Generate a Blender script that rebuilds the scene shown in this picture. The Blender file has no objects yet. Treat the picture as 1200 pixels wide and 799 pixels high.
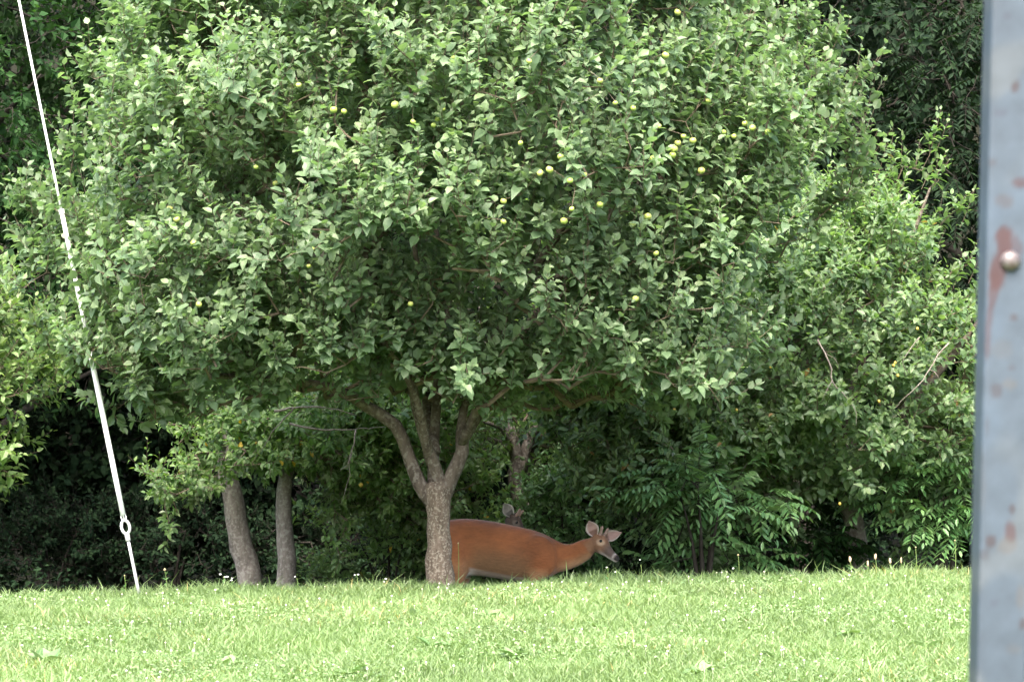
import bpy, bmesh, math
import numpy as np
from mathutils import Vector, Matrix
R = math.radians
rng = np.random.default_rng(7)

# ------------------------------------------------------------ camera, sky, sun
CAM = np.array((0.0, 0.0, 1.6)); F = 3000.0; PITCH = R(2.3)
scene = bpy.context.scene
cd = bpy.data.cameras.new("camera"); cam = bpy.data.objects.new("camera", cd)
scene.collection.objects.link(cam); scene.camera = cam
cam.location = CAM; cam.rotation_euler = (R(90) + PITCH, 0, 0)
cd.sensor_width = 36; cd.lens = 90; cd.clip_start = 0.1; cd.clip_end = 2000
cd.dof.use_dof = True; cd.dof.focus_distance = 21.8; cd.dof.aperture_fstop = 15

SUN_EL, SUN_AZ = 57, 190          # azimuth clockwise from +Y
w = bpy.data.worlds.new("World"); scene.world = w; w.use_nodes = True
wt = w.node_tree; bg = wt.nodes['Background']
sky = wt.nodes.new('ShaderNodeTexSky'); sky.sky_type = 'NISHITA'; sky.sun_disc = False
sky.sun_elevation = R(SUN_EL); sky.sun_rotation = R(SUN_AZ)
sky.air_density = 0.8; sky.dust_density = 6.0; sky.ozone_density = 0.6
wt.links.new(sky.outputs[0], bg.inputs[0]); bg.inputs[1].default_value = 0.15
sl = bpy.data.lights.new("sun", 'SUN'); so = bpy.data.objects.new("sun", sl)
scene.collection.objects.link(so)
sl.energy = 1.0; sl.angle = R(35); sl.color = (1.0, 0.95, 0.86)
_sd = Vector((math.sin(R(SUN_AZ)) * math.cos(R(SUN_EL)), math.cos(R(SUN_AZ)) * math.cos(R(SUN_EL)), math.sin(R(SUN_EL))))
so.rotation_euler = _sd.to_track_quat('Z', 'Y').to_euler(); so.location = _sd * 40
vs = scene.view_settings
vs.view_transform = 'Standard'; vs.look = 'None'; vs.gamma = 1; vs.exposure = 2.8
cy = scene.cycles
cy.max_bounces = 10; cy.diffuse_bounces = 8; cy.glossy_bounces = 2; cy.transmission_bounces = 8
cy.transparent_max_bounces = 4; cy.use_denoising = True
cy.sample_clamp_indirect = 6

# ------------------------------------------------------------ helpers
col = scene.collection
CP, SP = math.cos(PITCH), math.sin(PITCH)
def P(px, py, Y):
    """world point at depth Y (world y) seen at photo pixel px,py"""
    cx = (px - 600) / F; cyy = (399.5 - py) / F
    d = np.array((cx, CP - SP * cyy, SP + CP * cyy))
    return CAM + d * (Y / d[1])

def smooth(a, b, x):
    t = np.clip((x - a) / (b - a), 0, 1); return t * t * (3 - 2 * t)

CREST = 21.0
def ground(x, y):
    x = np.asarray(x, float); y = np.asarray(y, float)
    xc = np.clip(x, -14, 14)
    zc = 0.405 + 0.0235 * xc
    z = zc * smooth(8, CREST - .3, y)
    z = z - 0.80 * smooth(CREST, 26.0, y)
    z = z + 0.018 * np.sin(x * 1.9 + y * .7) * np.cos(y * 1.3 - x * .4) * smooth(6, 12, y)
    z = z + 0.012 * np.sin(x * 4.3 - y * 2.1) * smooth(6, 12, y)
    h = np.clip(y - 37, 0, 60)
    z = z + 0.55 * h * smooth(37, 44, y) * (1 + .08 * np.sin(x * .15))
    return z

def unit(a):
    return a / np.maximum(np.linalg.norm(a, axis=-1, keepdims=True), 1e-9)

def mesh_np(name, V, faces, mat, parent=None, attrs=None, smooth_shade=False):
    """faces: list of (k-column int arrays)"""
    me = bpy.data.meshes.new(name)
    V = np.ascontiguousarray(V, dtype=np.float32)
    faces = [np.asarray(f, np.int32) for f in faces if len(f)]
    loops = np.concatenate([f.ravel() for f in faces])
    tot = np.concatenate([np.full(len(f), f.shape[1], np.int32) for f in faces])
    start = np.concatenate(([0], np.cumsum(tot)[:-1])).astype(np.int32)
    me.vertices.add(len(V)); me.vertices.foreach_set('co', V.ravel())
    me.loops.add(len(loops)); me.loops.foreach_set('vertex_index', loops)
    me.polygons.add(len(tot)); me.polygons.foreach_set('loop_start', start)
    me.polygons.foreach_set('loop_total', tot)
    me.polygons.foreach_set('use_smooth', np.full(len(tot), smooth_shade))
    me.update(calc_edges=True)
    for k, a in (attrs or {}).items():
        a = np.asarray(a, np.float32)
        if a.ndim == 1:
            me.attributes.new(k, 'FLOAT', 'POINT').data.foreach_set('value', a)
        else:
            if a.shape[1] == 3: a = np.hstack([a, np.ones((len(a), 1), np.float32)])
            me.attributes.new(k, 'FLOAT_COLOR', 'POINT').data.foreach_set('color', np.ascontiguousarray(a).ravel())
    me.materials.append(mat)
    o = bpy.data.objects.new(name, me); col.objects.link(o)
    if parent is not None: o.parent = parent
    return o

def thing(name, label, cat, loc=(0, 0, 0), group=None):
    o = bpy.data.objects.new(name, None); col.objects.link(o)
    o.location = tuple(float(v) for v in loc); o['label'] = label; o['category'] = cat
    if group: o['group'] = group
    o.empty_display_size = .2
    return o
def tag(o, label, cat, group=None, kind=None):
    if label: o['label'] = label
    if cat: o['category'] = cat
    if group: o['group'] = group
    if kind: o['kind'] = kind
    return o
def rel(V, root):
    return V - np.array(root.location)[None, :]

# ------------------------------------------------------------ materials
def new_mat(name):
    m = bpy.data.materials.new(name); m.use_nodes = True
    nt = m.node_tree; nt.nodes.clear()
    out = nt.nodes.new('ShaderNodeOutputMaterial')
    return m, nt, out
def node(nt, t, **kw):
    n = nt.nodes.new(t)
    for k, v in kw.items(): setattr(n, k, v)
    return n
def ramp(nt, stops):
    r = nt.nodes.new('ShaderNodeValToRGB'); e = r.color_ramp.elements
    while len(e) > 1: e.remove(e[-1])
    e[0].position = stops[0][0]; e[0].color = (*stops[0][1], 1)
    for p, c in stops[1:]:
        x = e.new(p); x.color = (*c, 1)
    return r
def leaf_mat(name, c1, c2, c3, back, rough=.45, trans=.3, transcol=None, nscale=.9, odd=None, spec=.5, amp=.19):
    m, nt, out = new_mat(name); L = nt.links.new
    at = node(nt, 'ShaderNodeAttribute', attribute_name='rnd')
    stops = [(0, c1), (.5, c2), (.96, c3)]
    if odd: stops += [(.988, c3), (.994, odd), (1, odd)]
    rp = ramp(nt, stops); L(at.outputs['Fac'], rp.inputs[0])
    tc = node(nt, 'ShaderNodeNewGeometry')
    nz = node(nt, 'ShaderNodeTexNoise'); nz.inputs['Scale'].default_value = nscale; nz.inputs['Detail'].default_value = 2
    L(tc.outputs['Position'], nz.inputs['Vector'])
    mr = node(nt, 'ShaderNodeMapRange'); L(nz.outputs[0], mr.inputs[0])
    mr.inputs[1].default_value = .3; mr.inputs[2].default_value = .7
    mr.inputs[3].default_value = 1 - amp; mr.inputs[4].default_value = 1 + amp
    mul = node(nt, 'ShaderNodeMix', data_type='RGBA', blend_type='MULTIPLY'); mul.inputs[0].default_value = 1
    L(rp.outputs[0], mul.inputs[6]); L(mr.outputs[0], mul.inputs[7])
    # the leaf's own pale underside
    mb = node(nt, 'ShaderNodeMix', data_type='RGBA'); L(tc.outputs['Backfacing'], mb.inputs[0])
    L(mul.outputs[2], mb.inputs[6]); mb.inputs[7].default_value = (*back, 1)
    b = node(nt, 'ShaderNodeBsdfPrincipled'); L(mb.outputs[2], b.inputs['Base Color'])
    b.inputs['Roughness'].default_value = rough; b.inputs['Specular IOR Level'].default_value = spec
    tr = node(nt, 'ShaderNodeBsdfTranslucent')
    tcm = node(nt, 'ShaderNodeMix', data_type='RGBA', blend_type='MULTIPLY'); tcm.inputs[0].default_value = 1
    L(mul.outputs[2], tcm.inputs[6]); tcm.inputs[7].default_value = (*(transcol or (1.5, 1.7, .7)), 1)
    L(tcm.outputs[2], tr.inputs[0])
    mx = node(nt, 'ShaderNodeMixShader'); mx.inputs[0].default_value = trans
    L(b.outputs[0], mx.inputs[1]); L(tr.outputs[0], mx.inputs[2]); L(mx.outputs[0], out.inputs[0])
    return m
def bark_mat(name, dark, light, lichen, amt=.5, scale=14, bump=.6):
    m, nt, out = new_mat(name); L = nt.links.new
    tc = node(nt, 'ShaderNodeTexCoord')
    mp = node(nt, 'ShaderNodeMapping'); mp.inputs['Scale'].default_value = (1, 1, .35); L(tc.outputs['Object'], mp.inputs[0])
    n1 = node(nt, 'ShaderNodeTexNoise'); n1.inputs['Scale'].default_value = scale; n1.inputs['Detail'].default_value = 8
    n1.inputs['Roughness'].default_value = .7; L(mp.outputs[0], n1.inputs['Vector'])
    r1 = ramp(nt, [(.35, dark), (.65, light)]); L(n1.outputs[0], r1.inputs[0])
    n2 = node(nt, 'ShaderNodeTexNoise'); n2.inputs['Scale'].default_value = scale * 1.9; n2.inputs['Detail'].default_value = 5
    L(tc.outputs['Object'], n2.inputs['Vector'])
    r2 = ramp(nt, [(.52, (0, 0, 0)), (.6, (amt, amt, amt))]); L(n2.outputs[0], r2.inputs[0])
    mx = node(nt, 'ShaderNodeMix', data_type='RGBA'); L(r2.outputs[0], mx.inputs[0]); L(r1.outputs[0], mx.inputs[6])
    mx.inputs[7].default_value = (*lichen, 1)
    b = node(nt, 'ShaderNodeBsdfPrincipled'); L(mx.outputs[2], b.inputs['Base Color']); b.inputs['Roughness'].default_value = .9
    b.inputs['Specular IOR Level'].default_value = .2
    bp = node(nt, 'ShaderNodeBump'); bp.inputs['Strength'].default_value = bump; bp.inputs['Distance'].default_value = .02
    L(n1.outputs[0], bp.inputs['Height']); L(bp.outputs[0], b.inputs['Normal'])
    L(b.outputs[0], out.inputs[0]); return m
def plain(name, c, rough=.6, metal=0.0, noise=None, spec=.5):
    m, nt, out = new_mat(name); L = nt.links.new
    b = node(nt, 'ShaderNodeBsdfPrincipled'); b.inputs['Base Color'].default_value = (*c, 1)
    b.inputs['Roughness'].default_value = rough; b.inputs['Metallic'].default_value = metal
    b.inputs['Specular IOR Level'].default_value = spec
    if noise:
        sc_, c2 = noise
        tc = node(nt, 'ShaderNodeTexCoord'); nz = node(nt, 'ShaderNodeTexNoise'); nz.inputs['Scale'].default_value = sc_
        nz.inputs['Detail'].default_value = 5; L(tc.outputs['Object'], nz.inputs['Vector'])
        r = ramp(nt, [(.35, c), (.65, c2)]); L(nz.outputs[0], r.inputs[0]); L(r.outputs[0], b.inputs['Base Color'])
    L(b.outputs[0], out.inputs[0]); return m
def attr_mat(name, rough=.7, bump=None, spec=.3, sheen=0):
    m, nt, out = new_mat(name); L = nt.links.new
    at = node(nt, 'ShaderNodeAttribute', attribute_name='col')
    b = node(nt, 'ShaderNodeBsdfPrincipled'); b.inputs['Roughness'].default_value = rough
    b.inputs['Specular IOR Level'].default_value = spec; b.inputs['Sheen Weight'].default_value = sheen
    tc = node(nt, 'ShaderNodeTexCoord')
    mp = node(nt, 'ShaderNodeMapping'); L(tc.outputs['Object'], mp.inputs[0])
    mp.inputs['Scale'].default_value = bump[1] if bump else (1, 1, 1)
    nz = node(nt, 'ShaderNodeTexNoise'); nz.inputs['Scale'].default_value = bump[0] if bump else 30
    nz.inputs['Detail'].default_value = 6; L(mp.outputs[0], nz.inputs['Vector'])
    mr = node(nt, 'ShaderNodeMapRange'); L(nz.outputs[0], mr.inputs[0]); mr.inputs[1].default_value = .3; mr.inputs[2].default_value = .7
    mr.inputs[3].default_value = .88; mr.inputs[4].default_value = 1.12
    mu = node(nt, 'ShaderNodeMix', data_type='RGBA', blend_type='MULTIPLY'); mu.inputs[0].default_value = 1
    L(at.outputs['Color'], mu.inputs[6]); L(mr.outputs[0], mu.inputs[7]); L(mu.outputs[2], b.inputs['Base Color'])
    if bump:
        bp = node(nt, 'ShaderNodeBump'); bp.inputs['Strength'].default_value = bump[2]; bp.inputs['Distance'].default_value = .01
        L(nz.outputs[0], bp.inputs['Height']); L(bp.outputs[0], b.inputs['Normal'])
    L(b.outputs[0], out.inputs[0]); return m

M = {}
M['apple_leaf'] = leaf_mat('apple_leaf', (.088, .145, .074), (.122, .190, .096), (.170, .236, .118), (.21, .27, .175), rough=.48, trans=.40, spec=.42, transcol=(1.36, 1.6, .82))
M['apple2_leaf'] = leaf_mat('orchard_leaf', (.075, .135, .06), (.108, .182, .076), (.158, .23, .098), (.18, .24, .13), rough=.44, trans=.42, odd=(.22, .14, .05))
M['young_leaf'] = leaf_mat('young_leaf', (.08, .15, .045), (.115, .195, .06), (.165, .24, .08), (.2, .28, .11), rough=.45, trans=.36)
M['back_leaf'] = leaf_mat('back_leaf', (.065, .13, .042), (.10, .185, .056), (.15, .23, .07), (.17, .23, .12), rough=.48, trans=.4, odd=(.35, .25, .03))
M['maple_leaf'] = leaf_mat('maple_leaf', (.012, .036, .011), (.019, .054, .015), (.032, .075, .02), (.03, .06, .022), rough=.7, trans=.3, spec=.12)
M['dark_leaf'] = leaf_mat('dark_leaf', (.005, .015, .006), (.008, .021, .008), (.013, .031, .010), (.014, .026, .013), rough=.7, trans=.2, spec=.15)  # shade of the woods is put into this near-black leaf green
M['shade_leaf'] = leaf_mat('shade_leaf', (.006, .018, .008), (.01, .024, .010), (.016, .034, .013), (.02, .03, .018), rough=.75, trans=.15, spec=.1)  # understory gloom painted into the leaf colour itself
M['sumac_leaf'] = leaf_mat('sumac_leaf', (.06, .145, .048), (.09, .19, .065), (.13, .225, .08), (.14, .2, .11), rough=.42, trans=.28)
M['grass'] = leaf_mat('grass_blade', (.108, .174, .064), (.136, .208, .080), (.20, .26, .125), (.15, .23, .08), rough=.45, trans=.3, transcol=(1.3, 1.4, .6), nscale=1.3, amp=.2, odd=(.42, .34, .15))
M['clover'] = leaf_mat('clover_leaf', (.10, .175, .07), (.14, .22, .09), (.21, .28, .14), (.18, .26, .12), rough=.4, trans=.25, nscale=2)
M['bark'] = bark_mat('apple_bark', (.06, .045, .032), (.155, .125, .095), (.27, .25, .2), amt=.55, scale=26, bump=1.2)
M['limb'] = bark_mat('limb_bark', (.042, .033, .025), (.115, .095, .075), (.2, .19, .16), amt=.45, scale=16)
M['bark_grey'] = bark_mat('grey_bark', (.10, .09, .08), (.24, .22, .20), (.36, .36, .33), amt=.4, scale=16)
M['bark_old'] = bark_mat('old_bark', (.05, .042, .036), (.16, .14, .125), (.27, .26, .24), amt=.5, scale=20, bump=1)
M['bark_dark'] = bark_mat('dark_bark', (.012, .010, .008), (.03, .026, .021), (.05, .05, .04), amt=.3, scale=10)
M['dead'] = bark_mat('dead_wood', (.12, .10, .085), (.25, .22, .19), (.3, .29, .26), amt=.4, scale=30, bump=.3)
M['twig'] = plain('twig', (.075, .055, .038), .8, noise=(20, (.13, .10, .07)))
M['apple'] = leaf_mat('apple_skin', (.24, .32, .07), (.31, .38, .09), (.42, .44, .13), (.3, .4, .1), rough=.4, trans=.0)

# ------------------------------------------------------------ tubes and leaves
def tube(pts, rad, sides=10, wob=0., seed=0, closed_ends=True):
    pts = np.asarray(pts, float); rad = np.asarray(rad, float); n = len(pts)
    T = unit(np.gradient(pts, axis=0))
    ref = np.array((1., 0, 0)) if abs(T[0][0]) < .8 else np.array((0, 1., 0))
    V = []; r_ = np.random.default_rng(seed)
    u = unit(np.cross(T[0], ref))
    ph = r_.uniform(0, 6.28, 4)
    for i in range(n):
        u = unit(u - np.dot(u, T[i]) * T[i]); v = np.cross(T[i], u)
        a = np.arange(sides) * 2 * math.pi / sides
        rr = rad[i] * (1 + wob * (np.sin(2 * a + ph[0] + i * .35) * .5 + np.sin(3 * a + ph[1] - i * .5) * .35 + r_.normal(0, .25, sides)))
        V.append(pts[i] + (np.cos(a) * rr)[:, None] * u + (np.sin(a) * rr)[:, None] * v)
    V = np.concatenate(V)
    i = np.arange(n - 1)[:, None] * sides; j = np.arange(sides)[None, :]; k = (j + 1) % sides
    Q = np.stack([i + j, i + k, i + sides + k, i + sides + j], -1).reshape(-1, 4)
    Fc = [Q]
    if closed_ends:
        V = np.vstack([V, pts[0], pts[-1]]); a = len(V) - 2; b = len(V) - 1
        jj = np.arange(sides); kk = (jj + 1) % sides
        Fc.append(np.stack([np.full(sides, a), kk, jj], -1))
        Fc.append(np.stack([np.full(sides, b), (n - 1) * sides + jj, (n - 1) * sides + kk], -1))
    return V, Fc
def join(parts):
    Vs, Fs, off = [], {}, 0
    for V, Fc in parts:
        Vs.append(V)
        for f in Fc:
            f = np.asarray(f)
            if len(f): Fs.setdefault(f.shape[1], []).append(f + off)
        off += len(V)
    return np.concatenate(Vs), [np.concatenate(v) for v in Fs.values()]
def resample(pts, step, extra=None):
    """Catmull-Rom through the points, then even steps; extra is a per-point value carried along"""
    pts = np.asarray(pts, float); n = len(pts)
    A = pts if extra is None else np.hstack([pts, np.asarray(extra, float)[:, None]])
    E = np.vstack([2 * A[0] - A[1], A, 2 * A[-1] - A[-2]]); out = []
    for i in range(n - 1):
        p0, p1, p2, p3 = E[i], E[i + 1], E[i + 2], E[i + 3]
        m = max(2, int(np.linalg.norm(p2[:3] - p1[:3]) / step))
        for t in np.arange(m) / m:
            out.append(.5 * (2 * p1 + (p2 - p0) * t + (2 * p0 - 5 * p1 + 4 * p2 - p3) * t * t + (3 * p1 - p0 - 3 * p2 + p3) * t ** 3))
    out.append(A[-1]); out = np.array(out)
    return out if extra is None else (out[:, :3], np.maximum(out[:, 3], .002))
def frusta(A, B, ra, rb, sides=4):
    """many short cone pieces at once"""
    n = len(A)
    if n == 0: return np.zeros((0, 3)), []
    T = unit(B - A); ref = np.tile(np.array((.31, .87, .38)), (n, 1))
    u = unit(np.cross(T, ref)); v = np.cross(T, u)
    a = np.arange(sides) * 2 * math.pi / sides
    c = np.cos(a)[None, :, None]; s = np.sin(a)[None, :, None]
    ring = c * u[:, None] + s * v[:, None]
    V = np.concatenate([A[:, None] + ring * ra[:, None, None], B[:, None] + ring * rb[:, None, None]], 1)
    base = (np.arange(n) * 2 * sides)[:, None]; j = np.arange(sides)[None]; k = (j + 1) % sides
    Q = np.stack([base + j, base + k, base + sides + k, base + sides + j], -1).reshape(-1, 4)
    return V.reshape(-1, 3), [Q]

LT8 = np.array([(0, 0), (-.36, .28), (0, .3), (.36, .28), (-.34, .64), (0, .66), (.34, .64), (0, 1)], float)
LF8 = ([(0, 3, 2), (0, 2, 1), (5, 6, 7), (4, 5, 7)], [(2, 3, 6, 5), (1, 2, 5, 4)])
LT4 = np.array([(0, 0), (-.4, .45), (.4, .45), (0, 1)], float)
LF4 = ([(0, 2, 3), (0, 3, 1)], [])
def leaves(pos, d, n, size, width=.6, detail=True, g=None, curl=.28, fold=.45, rv=None):
    g = g or rng; N = len(pos)
    T, (tri, quad) = (LT8, LF8) if detail else (LT4, LF4)
    d = unit(d); n = unit(n - (n * d).sum(1, keepdims=True) * d); x = np.cross(d, n)
    lx = T[:, 0][None] * width / .7 * g.uniform(.85, 1.15, (N, 1)); ly = np.tile(T[:, 1][None], (N, 1))
    fo = fold * g.uniform(.1, 1.3, (N, 1)); cu = curl * g.normal(1, .8, (N, 1))
    lz = fo * np.abs(lx) - cu * ly ** 2
    V = pos[:, None] + size[:, None, None] * (lx[..., None] * x[:, None] + ly[..., None] * d[:, None] + lz[..., None] * n[:, None])
    nv = len(T); base = (np.arange(N) * nv)[:, None, None]
    Fc = [(np.array(tri)[None] + base).reshape(-1, 3)]
    if quad: Fc.append((np.array(quad)[None] + base).reshape(-1, 4))
    rnd = np.repeat(g.uniform(0, 1, N) if rv is None else rv, nv)
    return V.reshape(-1, 3), Fc, rnd
def perp(D):
    ref = np.tile(np.array((.13, .21, .97)), (len(D), 1)); bad = np.abs((unit(D) * ref).sum(1)) > .95
    ref[bad] = (1, 0, 0)
    u = unit(np.cross(D, ref)); return u, np.cross(unit(D), u)
def shoot_leaves(S, D, L, K, size, g, width=.6, detail=True, up=.8, droop=.15, curve=.25, outw=None):
    """leaves spiralled along shoots; returns leaf mesh and the stem segments"""
    D = unit(D); u, v = perp(D); m = len(S); UP = np.array((0, 0, 1.))
    pos, dr, nr, sz = [], [], [], []
    ph = g.uniform(0, 6.28, m)
    for j in range(K):
        t = np.clip((j + .6 + g.uniform(-.3, .3, m)) / K, .02, 1)
        tan = unit(D + UP * curve * t[:, None] * 2)
        p = S + D * (L * t)[:, None] + UP * (curve * L * t * t)[:, None]
        a = ph + j * 2.4; out = np.cos(a)[:, None] * u + np.sin(a)[:, None] * v
        al = (1.25 - .8 * t + g.normal(0, .18, m))[:, None]
        dd = tan * np.cos(al) + out * np.sin(al) + UP * (-droop) + g.normal(0, .16, (m, 3))
        nn = tan * .45 + UP * up + out * -.1 + g.normal(0, .3, (m, 3)) + (0 if outw is None else outw)
        pos.append(p + unit(dd) * .012); dr.append(dd); nr.append(nn); sz.append(size * (1.05 - .35 * t ** 3) * g.uniform(.5, 1.28, m))
    A = leaves(np.concatenate(pos), np.concatenate(dr), np.concatenate(nr), np.concatenate(sz), width, detail, g,
               rv=np.where(g.random(m * K) < .004, 1., np.clip(np.repeat((np.arange(K) + .5) / K, m) * .75 + g.normal(.08, .2, m * K), 0, .98)))
    mid = S + D * (L * .5)[:, None] + UP * (curve * L * .25)[:, None]; end = S + D * L[:, None] + UP * (curve * L)[:, None]
    return A, (np.concatenate([S, mid]), np.concatenate([mid, end]))
def pinnate_leaves(S, D, L, pairs, size, g, width=.3, detail=True, droop=.35):
    D = unit(D); UP = np.array((0, 0, 1.)); m = len(S)
    side = unit(np.cross(D, UP) + g.normal(0, .12, (m, 3))); nrm = unit(np.cross(side, D))
    pos, dr, nr, sz = [], [], [], []
    for j in range(pairs + 1):
        t = (j + 1.2) / (pairs + 1.2)
        p = S + D * (L * t)[:, None] - UP * (droop * L * t * t)[:, None]
        tan = unit(D - UP * droop * 2 * t)
        for s in ((-1, 1) if j < pairs else (0,)):
            dd = tan * (.45 if s else 1) + side * s * .9 - UP * .28 + g.normal(0, .1, (m, 3))
            pos.append(p); dr.append(dd); nr.append(nrm + UP * .3 + g.normal(0, .15, (m, 3)))
            sz.append(size * (1 - .5 * abs(t - .5)) * g.uniform(.85, 1.15, m))
    A = leaves(np.concatenate(pos), np.concatenate(dr), np.concatenate(nr), np.concatenate(sz), width, detail, g, curl=.12, fold=.25)
    mid = S + D * (L * .5)[:, None] - UP * (droop * L * .25)[:, None]; end = S + D * L[:, None] - UP * (droop * L)[:, None]
    return A, (np.concatenate([S, mid]), np.concatenate([mid, end]))

def grow(nodes, par, targets, origin, g, wig=.1, sag=0.0):
    """join each target to the nearest node of the tree so far with a bent branch of small nodes"""
    nodes = list(nodes); par = list(par)
    cap = len(nodes) + len(targets) * 9 + 10
    N = np.zeros((cap, 3)); N[:len(nodes)] = nodes; n = len(nodes)
    rad0 = np.zeros(cap); rad0[:n] = np.linalg.norm(N[:n] - origin, axis=1)
    order = np.argsort(np.linalg.norm(targets - origin, axis=1)); ends = []
    for ti in order:
        T = targets[ti]; rt = np.linalg.norm(T - origin)
        d = np.linalg.norm(N[:n] - T, axis=1)
        cost = d + np.maximum(0, rad0[:n] - rt + .1) * .9 + np.maximum(0, N[:n, 2] - T[2]) * .25
        i = int(np.argmin(cost)); A = N[i]; L = d[i]
        k = int(np.clip(L / .14, 1, 8))
        out = unit(N[i] - origin + 1e-6) * L * .25
        C = (A + T) / 2 + out * .6 + np.array((0, 0, -sag * L)) + g.normal(0, wig, 3) * L
        prev = i
        for s in range(1, k + 1):
            t = s / k; p = (1 - t) ** 2 * A + 2 * t * (1 - t) * C + t * t * T
            if s < k: p = p + g.normal(0, .012, 3)
            N[n] = p; rad0[n] = np.linalg.norm(p - origin); par.append(prev); prev = n; n += 1
        ends.append(prev)
    return N[:n], np.array(par), np.array(ends)

def make_tree(name, label, base, scaffold, targets, leafmat, barkmat, seed, group=None, cat='tree', shoots=3, slen=(.14, .38), K=11,
              leaf=.075, width=.6, detail=True, up=.8, curve=.25, spread=.8, upshoot=.45, sag=.05, sides=10, twig_r=.0022, extra_shoots=None,
              kind='spiral', trunk_wob=.07, inner=.35, droop=.15, root=None, facing=.45):
    g = np.random.default_rng(seed)
    root = root or thing(name, label, cat, base, group)
    tubes, nodes, par = [], [], []
    for k, (pts, rad) in enumerate(scaffold):
        p, r = resample(pts, .12, rad)
        jit = g.normal(0, 1, p.shape) * (r[:, None] * .06); jit[0] = 0; jit[-1] = 0
        p = p + jit
        tubes.append(tube(p, r, sides if r.max() > .03 else 7, trunk_wob, seed + k))
        if k == 0:
            lo = len(p) * 2 // 3
            nodes += list(p[lo:]); par += [-1] * (len(p) - lo)
        else:
            nodes += list(p[2:]); par += [-1] * (len(p) - 2)
    mesh_np('trunk', rel(tubes[0][0], root), tubes[0][1], barkmat, root, smooth_shade=True)
    lm = M['limb'] if barkmat is M['bark'] or barkmat is M['bark_grey'] else barkmat
    for tb in tubes[1:]: mesh_np('limb', rel(tb[0], root), tb[1], lm, root, smooth_shade=True)
    if len(targets) == 0: return root
    origin = np.array(scaffold[0][0][-1], float)
    n0 = len(nodes)
    N, par, ends = grow(nodes, par, targets, origin, g, sag=sag)
    cnt = np.zeros(len(N)); cnt[ends] = 1
    for i in range(len(N) - 1, n0 - 1, -1):
        if par[i] >= 0: cnt[par[i]] += cnt[i]
    idx = np.arange(n0, len(N)); pr = par[idx]
    rr = twig_r * np.maximum(cnt, 1) ** .48 + .001
    ra = np.where(pr < n0, rr[idx] * 1.25, np.minimum(rr[pr], rr[idx] * 1.5)); rb = rr[idx]
    parts = [frusta(N[pr], N[idx], ra, rb, 5)]
    # shoots at the ends and along the outer branches
    par2 = par[ends]; tdir = unit(N[ends] - N[par2])
    outv = unit(N[ends] - origin)
    S = np.repeat(N[ends], shoots, 0)
    D = np.repeat(tdir * .45 + outv * .45, shoots, 0) + g.normal(0, spread * .6, (len(S), 3)) + np.array((0, 0, upshoot))
    S = S - np.repeat(tdir, shoots, 0) * g.uniform(0, .12, (len(S), 1))
    L = g.uniform(slen[0], slen[1], len(S))
    pick = idx[g.random(len(idx)) < inner]
    if len(pick):
        S2 = N[pick]; D2 = unit(S2 - origin) * .4 + g.normal(0, .6, (len(pick), 3)) + np.array((0, 0, .2))
        S = np.vstack([S, S2]); D = np.vstack([D, D2]); L = np.concatenate([L, g.uniform(slen[0] * .5, slen[1] * .6, len(pick))])
    if extra_shoots is not None:
        S = np.vstack([S, extra_shoots[0]]); D = np.vstack([D, extra_shoots[1]]); L = np.concatenate([L, extra_shoots[2]])
    if kind == 'spiral':
        (LV, LF, rnd), (sa, sb) = shoot_leaves(S, D, L, K, leaf, g, width, detail, up, droop, curve, unit(S - origin - np.array((0, 0, .6))) * np.array((1, 1, .6)) * facing)
    else:
        D[:, 2] *= .4
        (LV, LF, rnd), (sa, sb) = pinnate_leaves(S, D, L, K, leaf, g, width, detail)
    h = len(sa) // 2
    parts.append(frusta(sa, sb, np.concatenate([np.full(h, .0028), np.full(h, .002)]), np.concatenate([np.full(h, .002), np.full(h, .0012)]), 3))
    V, Fc = join(parts)
    mesh_np('branches', rel(V, root), Fc, M['twig'] if barkmat is not M['bark_dark'] else barkmat, root)
    mesh_np('crown', rel(LV, root), LF, leafmat, root, {'rnd': rnd})
    root['_n'] = len(S) * K
    return root, N, ends

def star_sampler(poly, centre, Y0, depth, nclus, per, g, sig=.24, shell=.45, yoff=0.):
    """clustered points in a body whose outline (photo pixels at depth Y0) is poly, thickened by depth metres either way"""
    poly = np.array(poly, float); c = np.array(centre, float)
    ang = np.arctan2(poly[:, 1] - c[1], poly[:, 0] - c[0]); rad = np.hypot(poly[:, 0] - c[0], poly[:, 1] - c[1])
    o = np.argsort(ang); ang, rad = ang[o], rad[o]
    A = np.concatenate([ang - 2 * math.pi, ang, ang + 2 * math.pi]); Rr = np.concatenate([rad] * 3)
    out = []
    th0 = g.uniform(-math.pi, math.pi, nclus * 6); R0 = np.interp(th0, A, Rr)
    keep = g.random(len(th0)) < (R0 / R0.max()) ** 2
    th0, R0 = th0[keep][:nclus], R0[keep][:nclus]
    for th, RR in zip(th0, R0):
        t = g.random() ** shell
        yy = g.uniform(-1, 1); yy = np.sign(yy) * abs(yy) ** .55
        dy = yy * depth * math.sqrt(max(0.02, 1 - t ** 2.2)) + yoff
        ctr = P(c[0] + math.cos(th) * RR * t, c[1] + math.sin(th) * RR * t, Y0 + dy)
        out.append(ctr + g.normal(0, 1, (per, 3)) * np.array((sig, sig, sig * .75)))
    return np.concatenate(out)
def ellipsoid_targets(c, r, nclus, per, g, sig=.4, bottom=-1):
    out = []
    while len(out) < nclus:
        v = unit(g.normal(0, 1, 3)) * g.random() ** .3
        if v[2] < bottom: continue
        out.append(np.array(c) + v * np.array(r) + g.normal(0, 1, (per, 3)) * np.array((sig, sig, sig * .5)))
    return np.concatenate(out)

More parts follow.
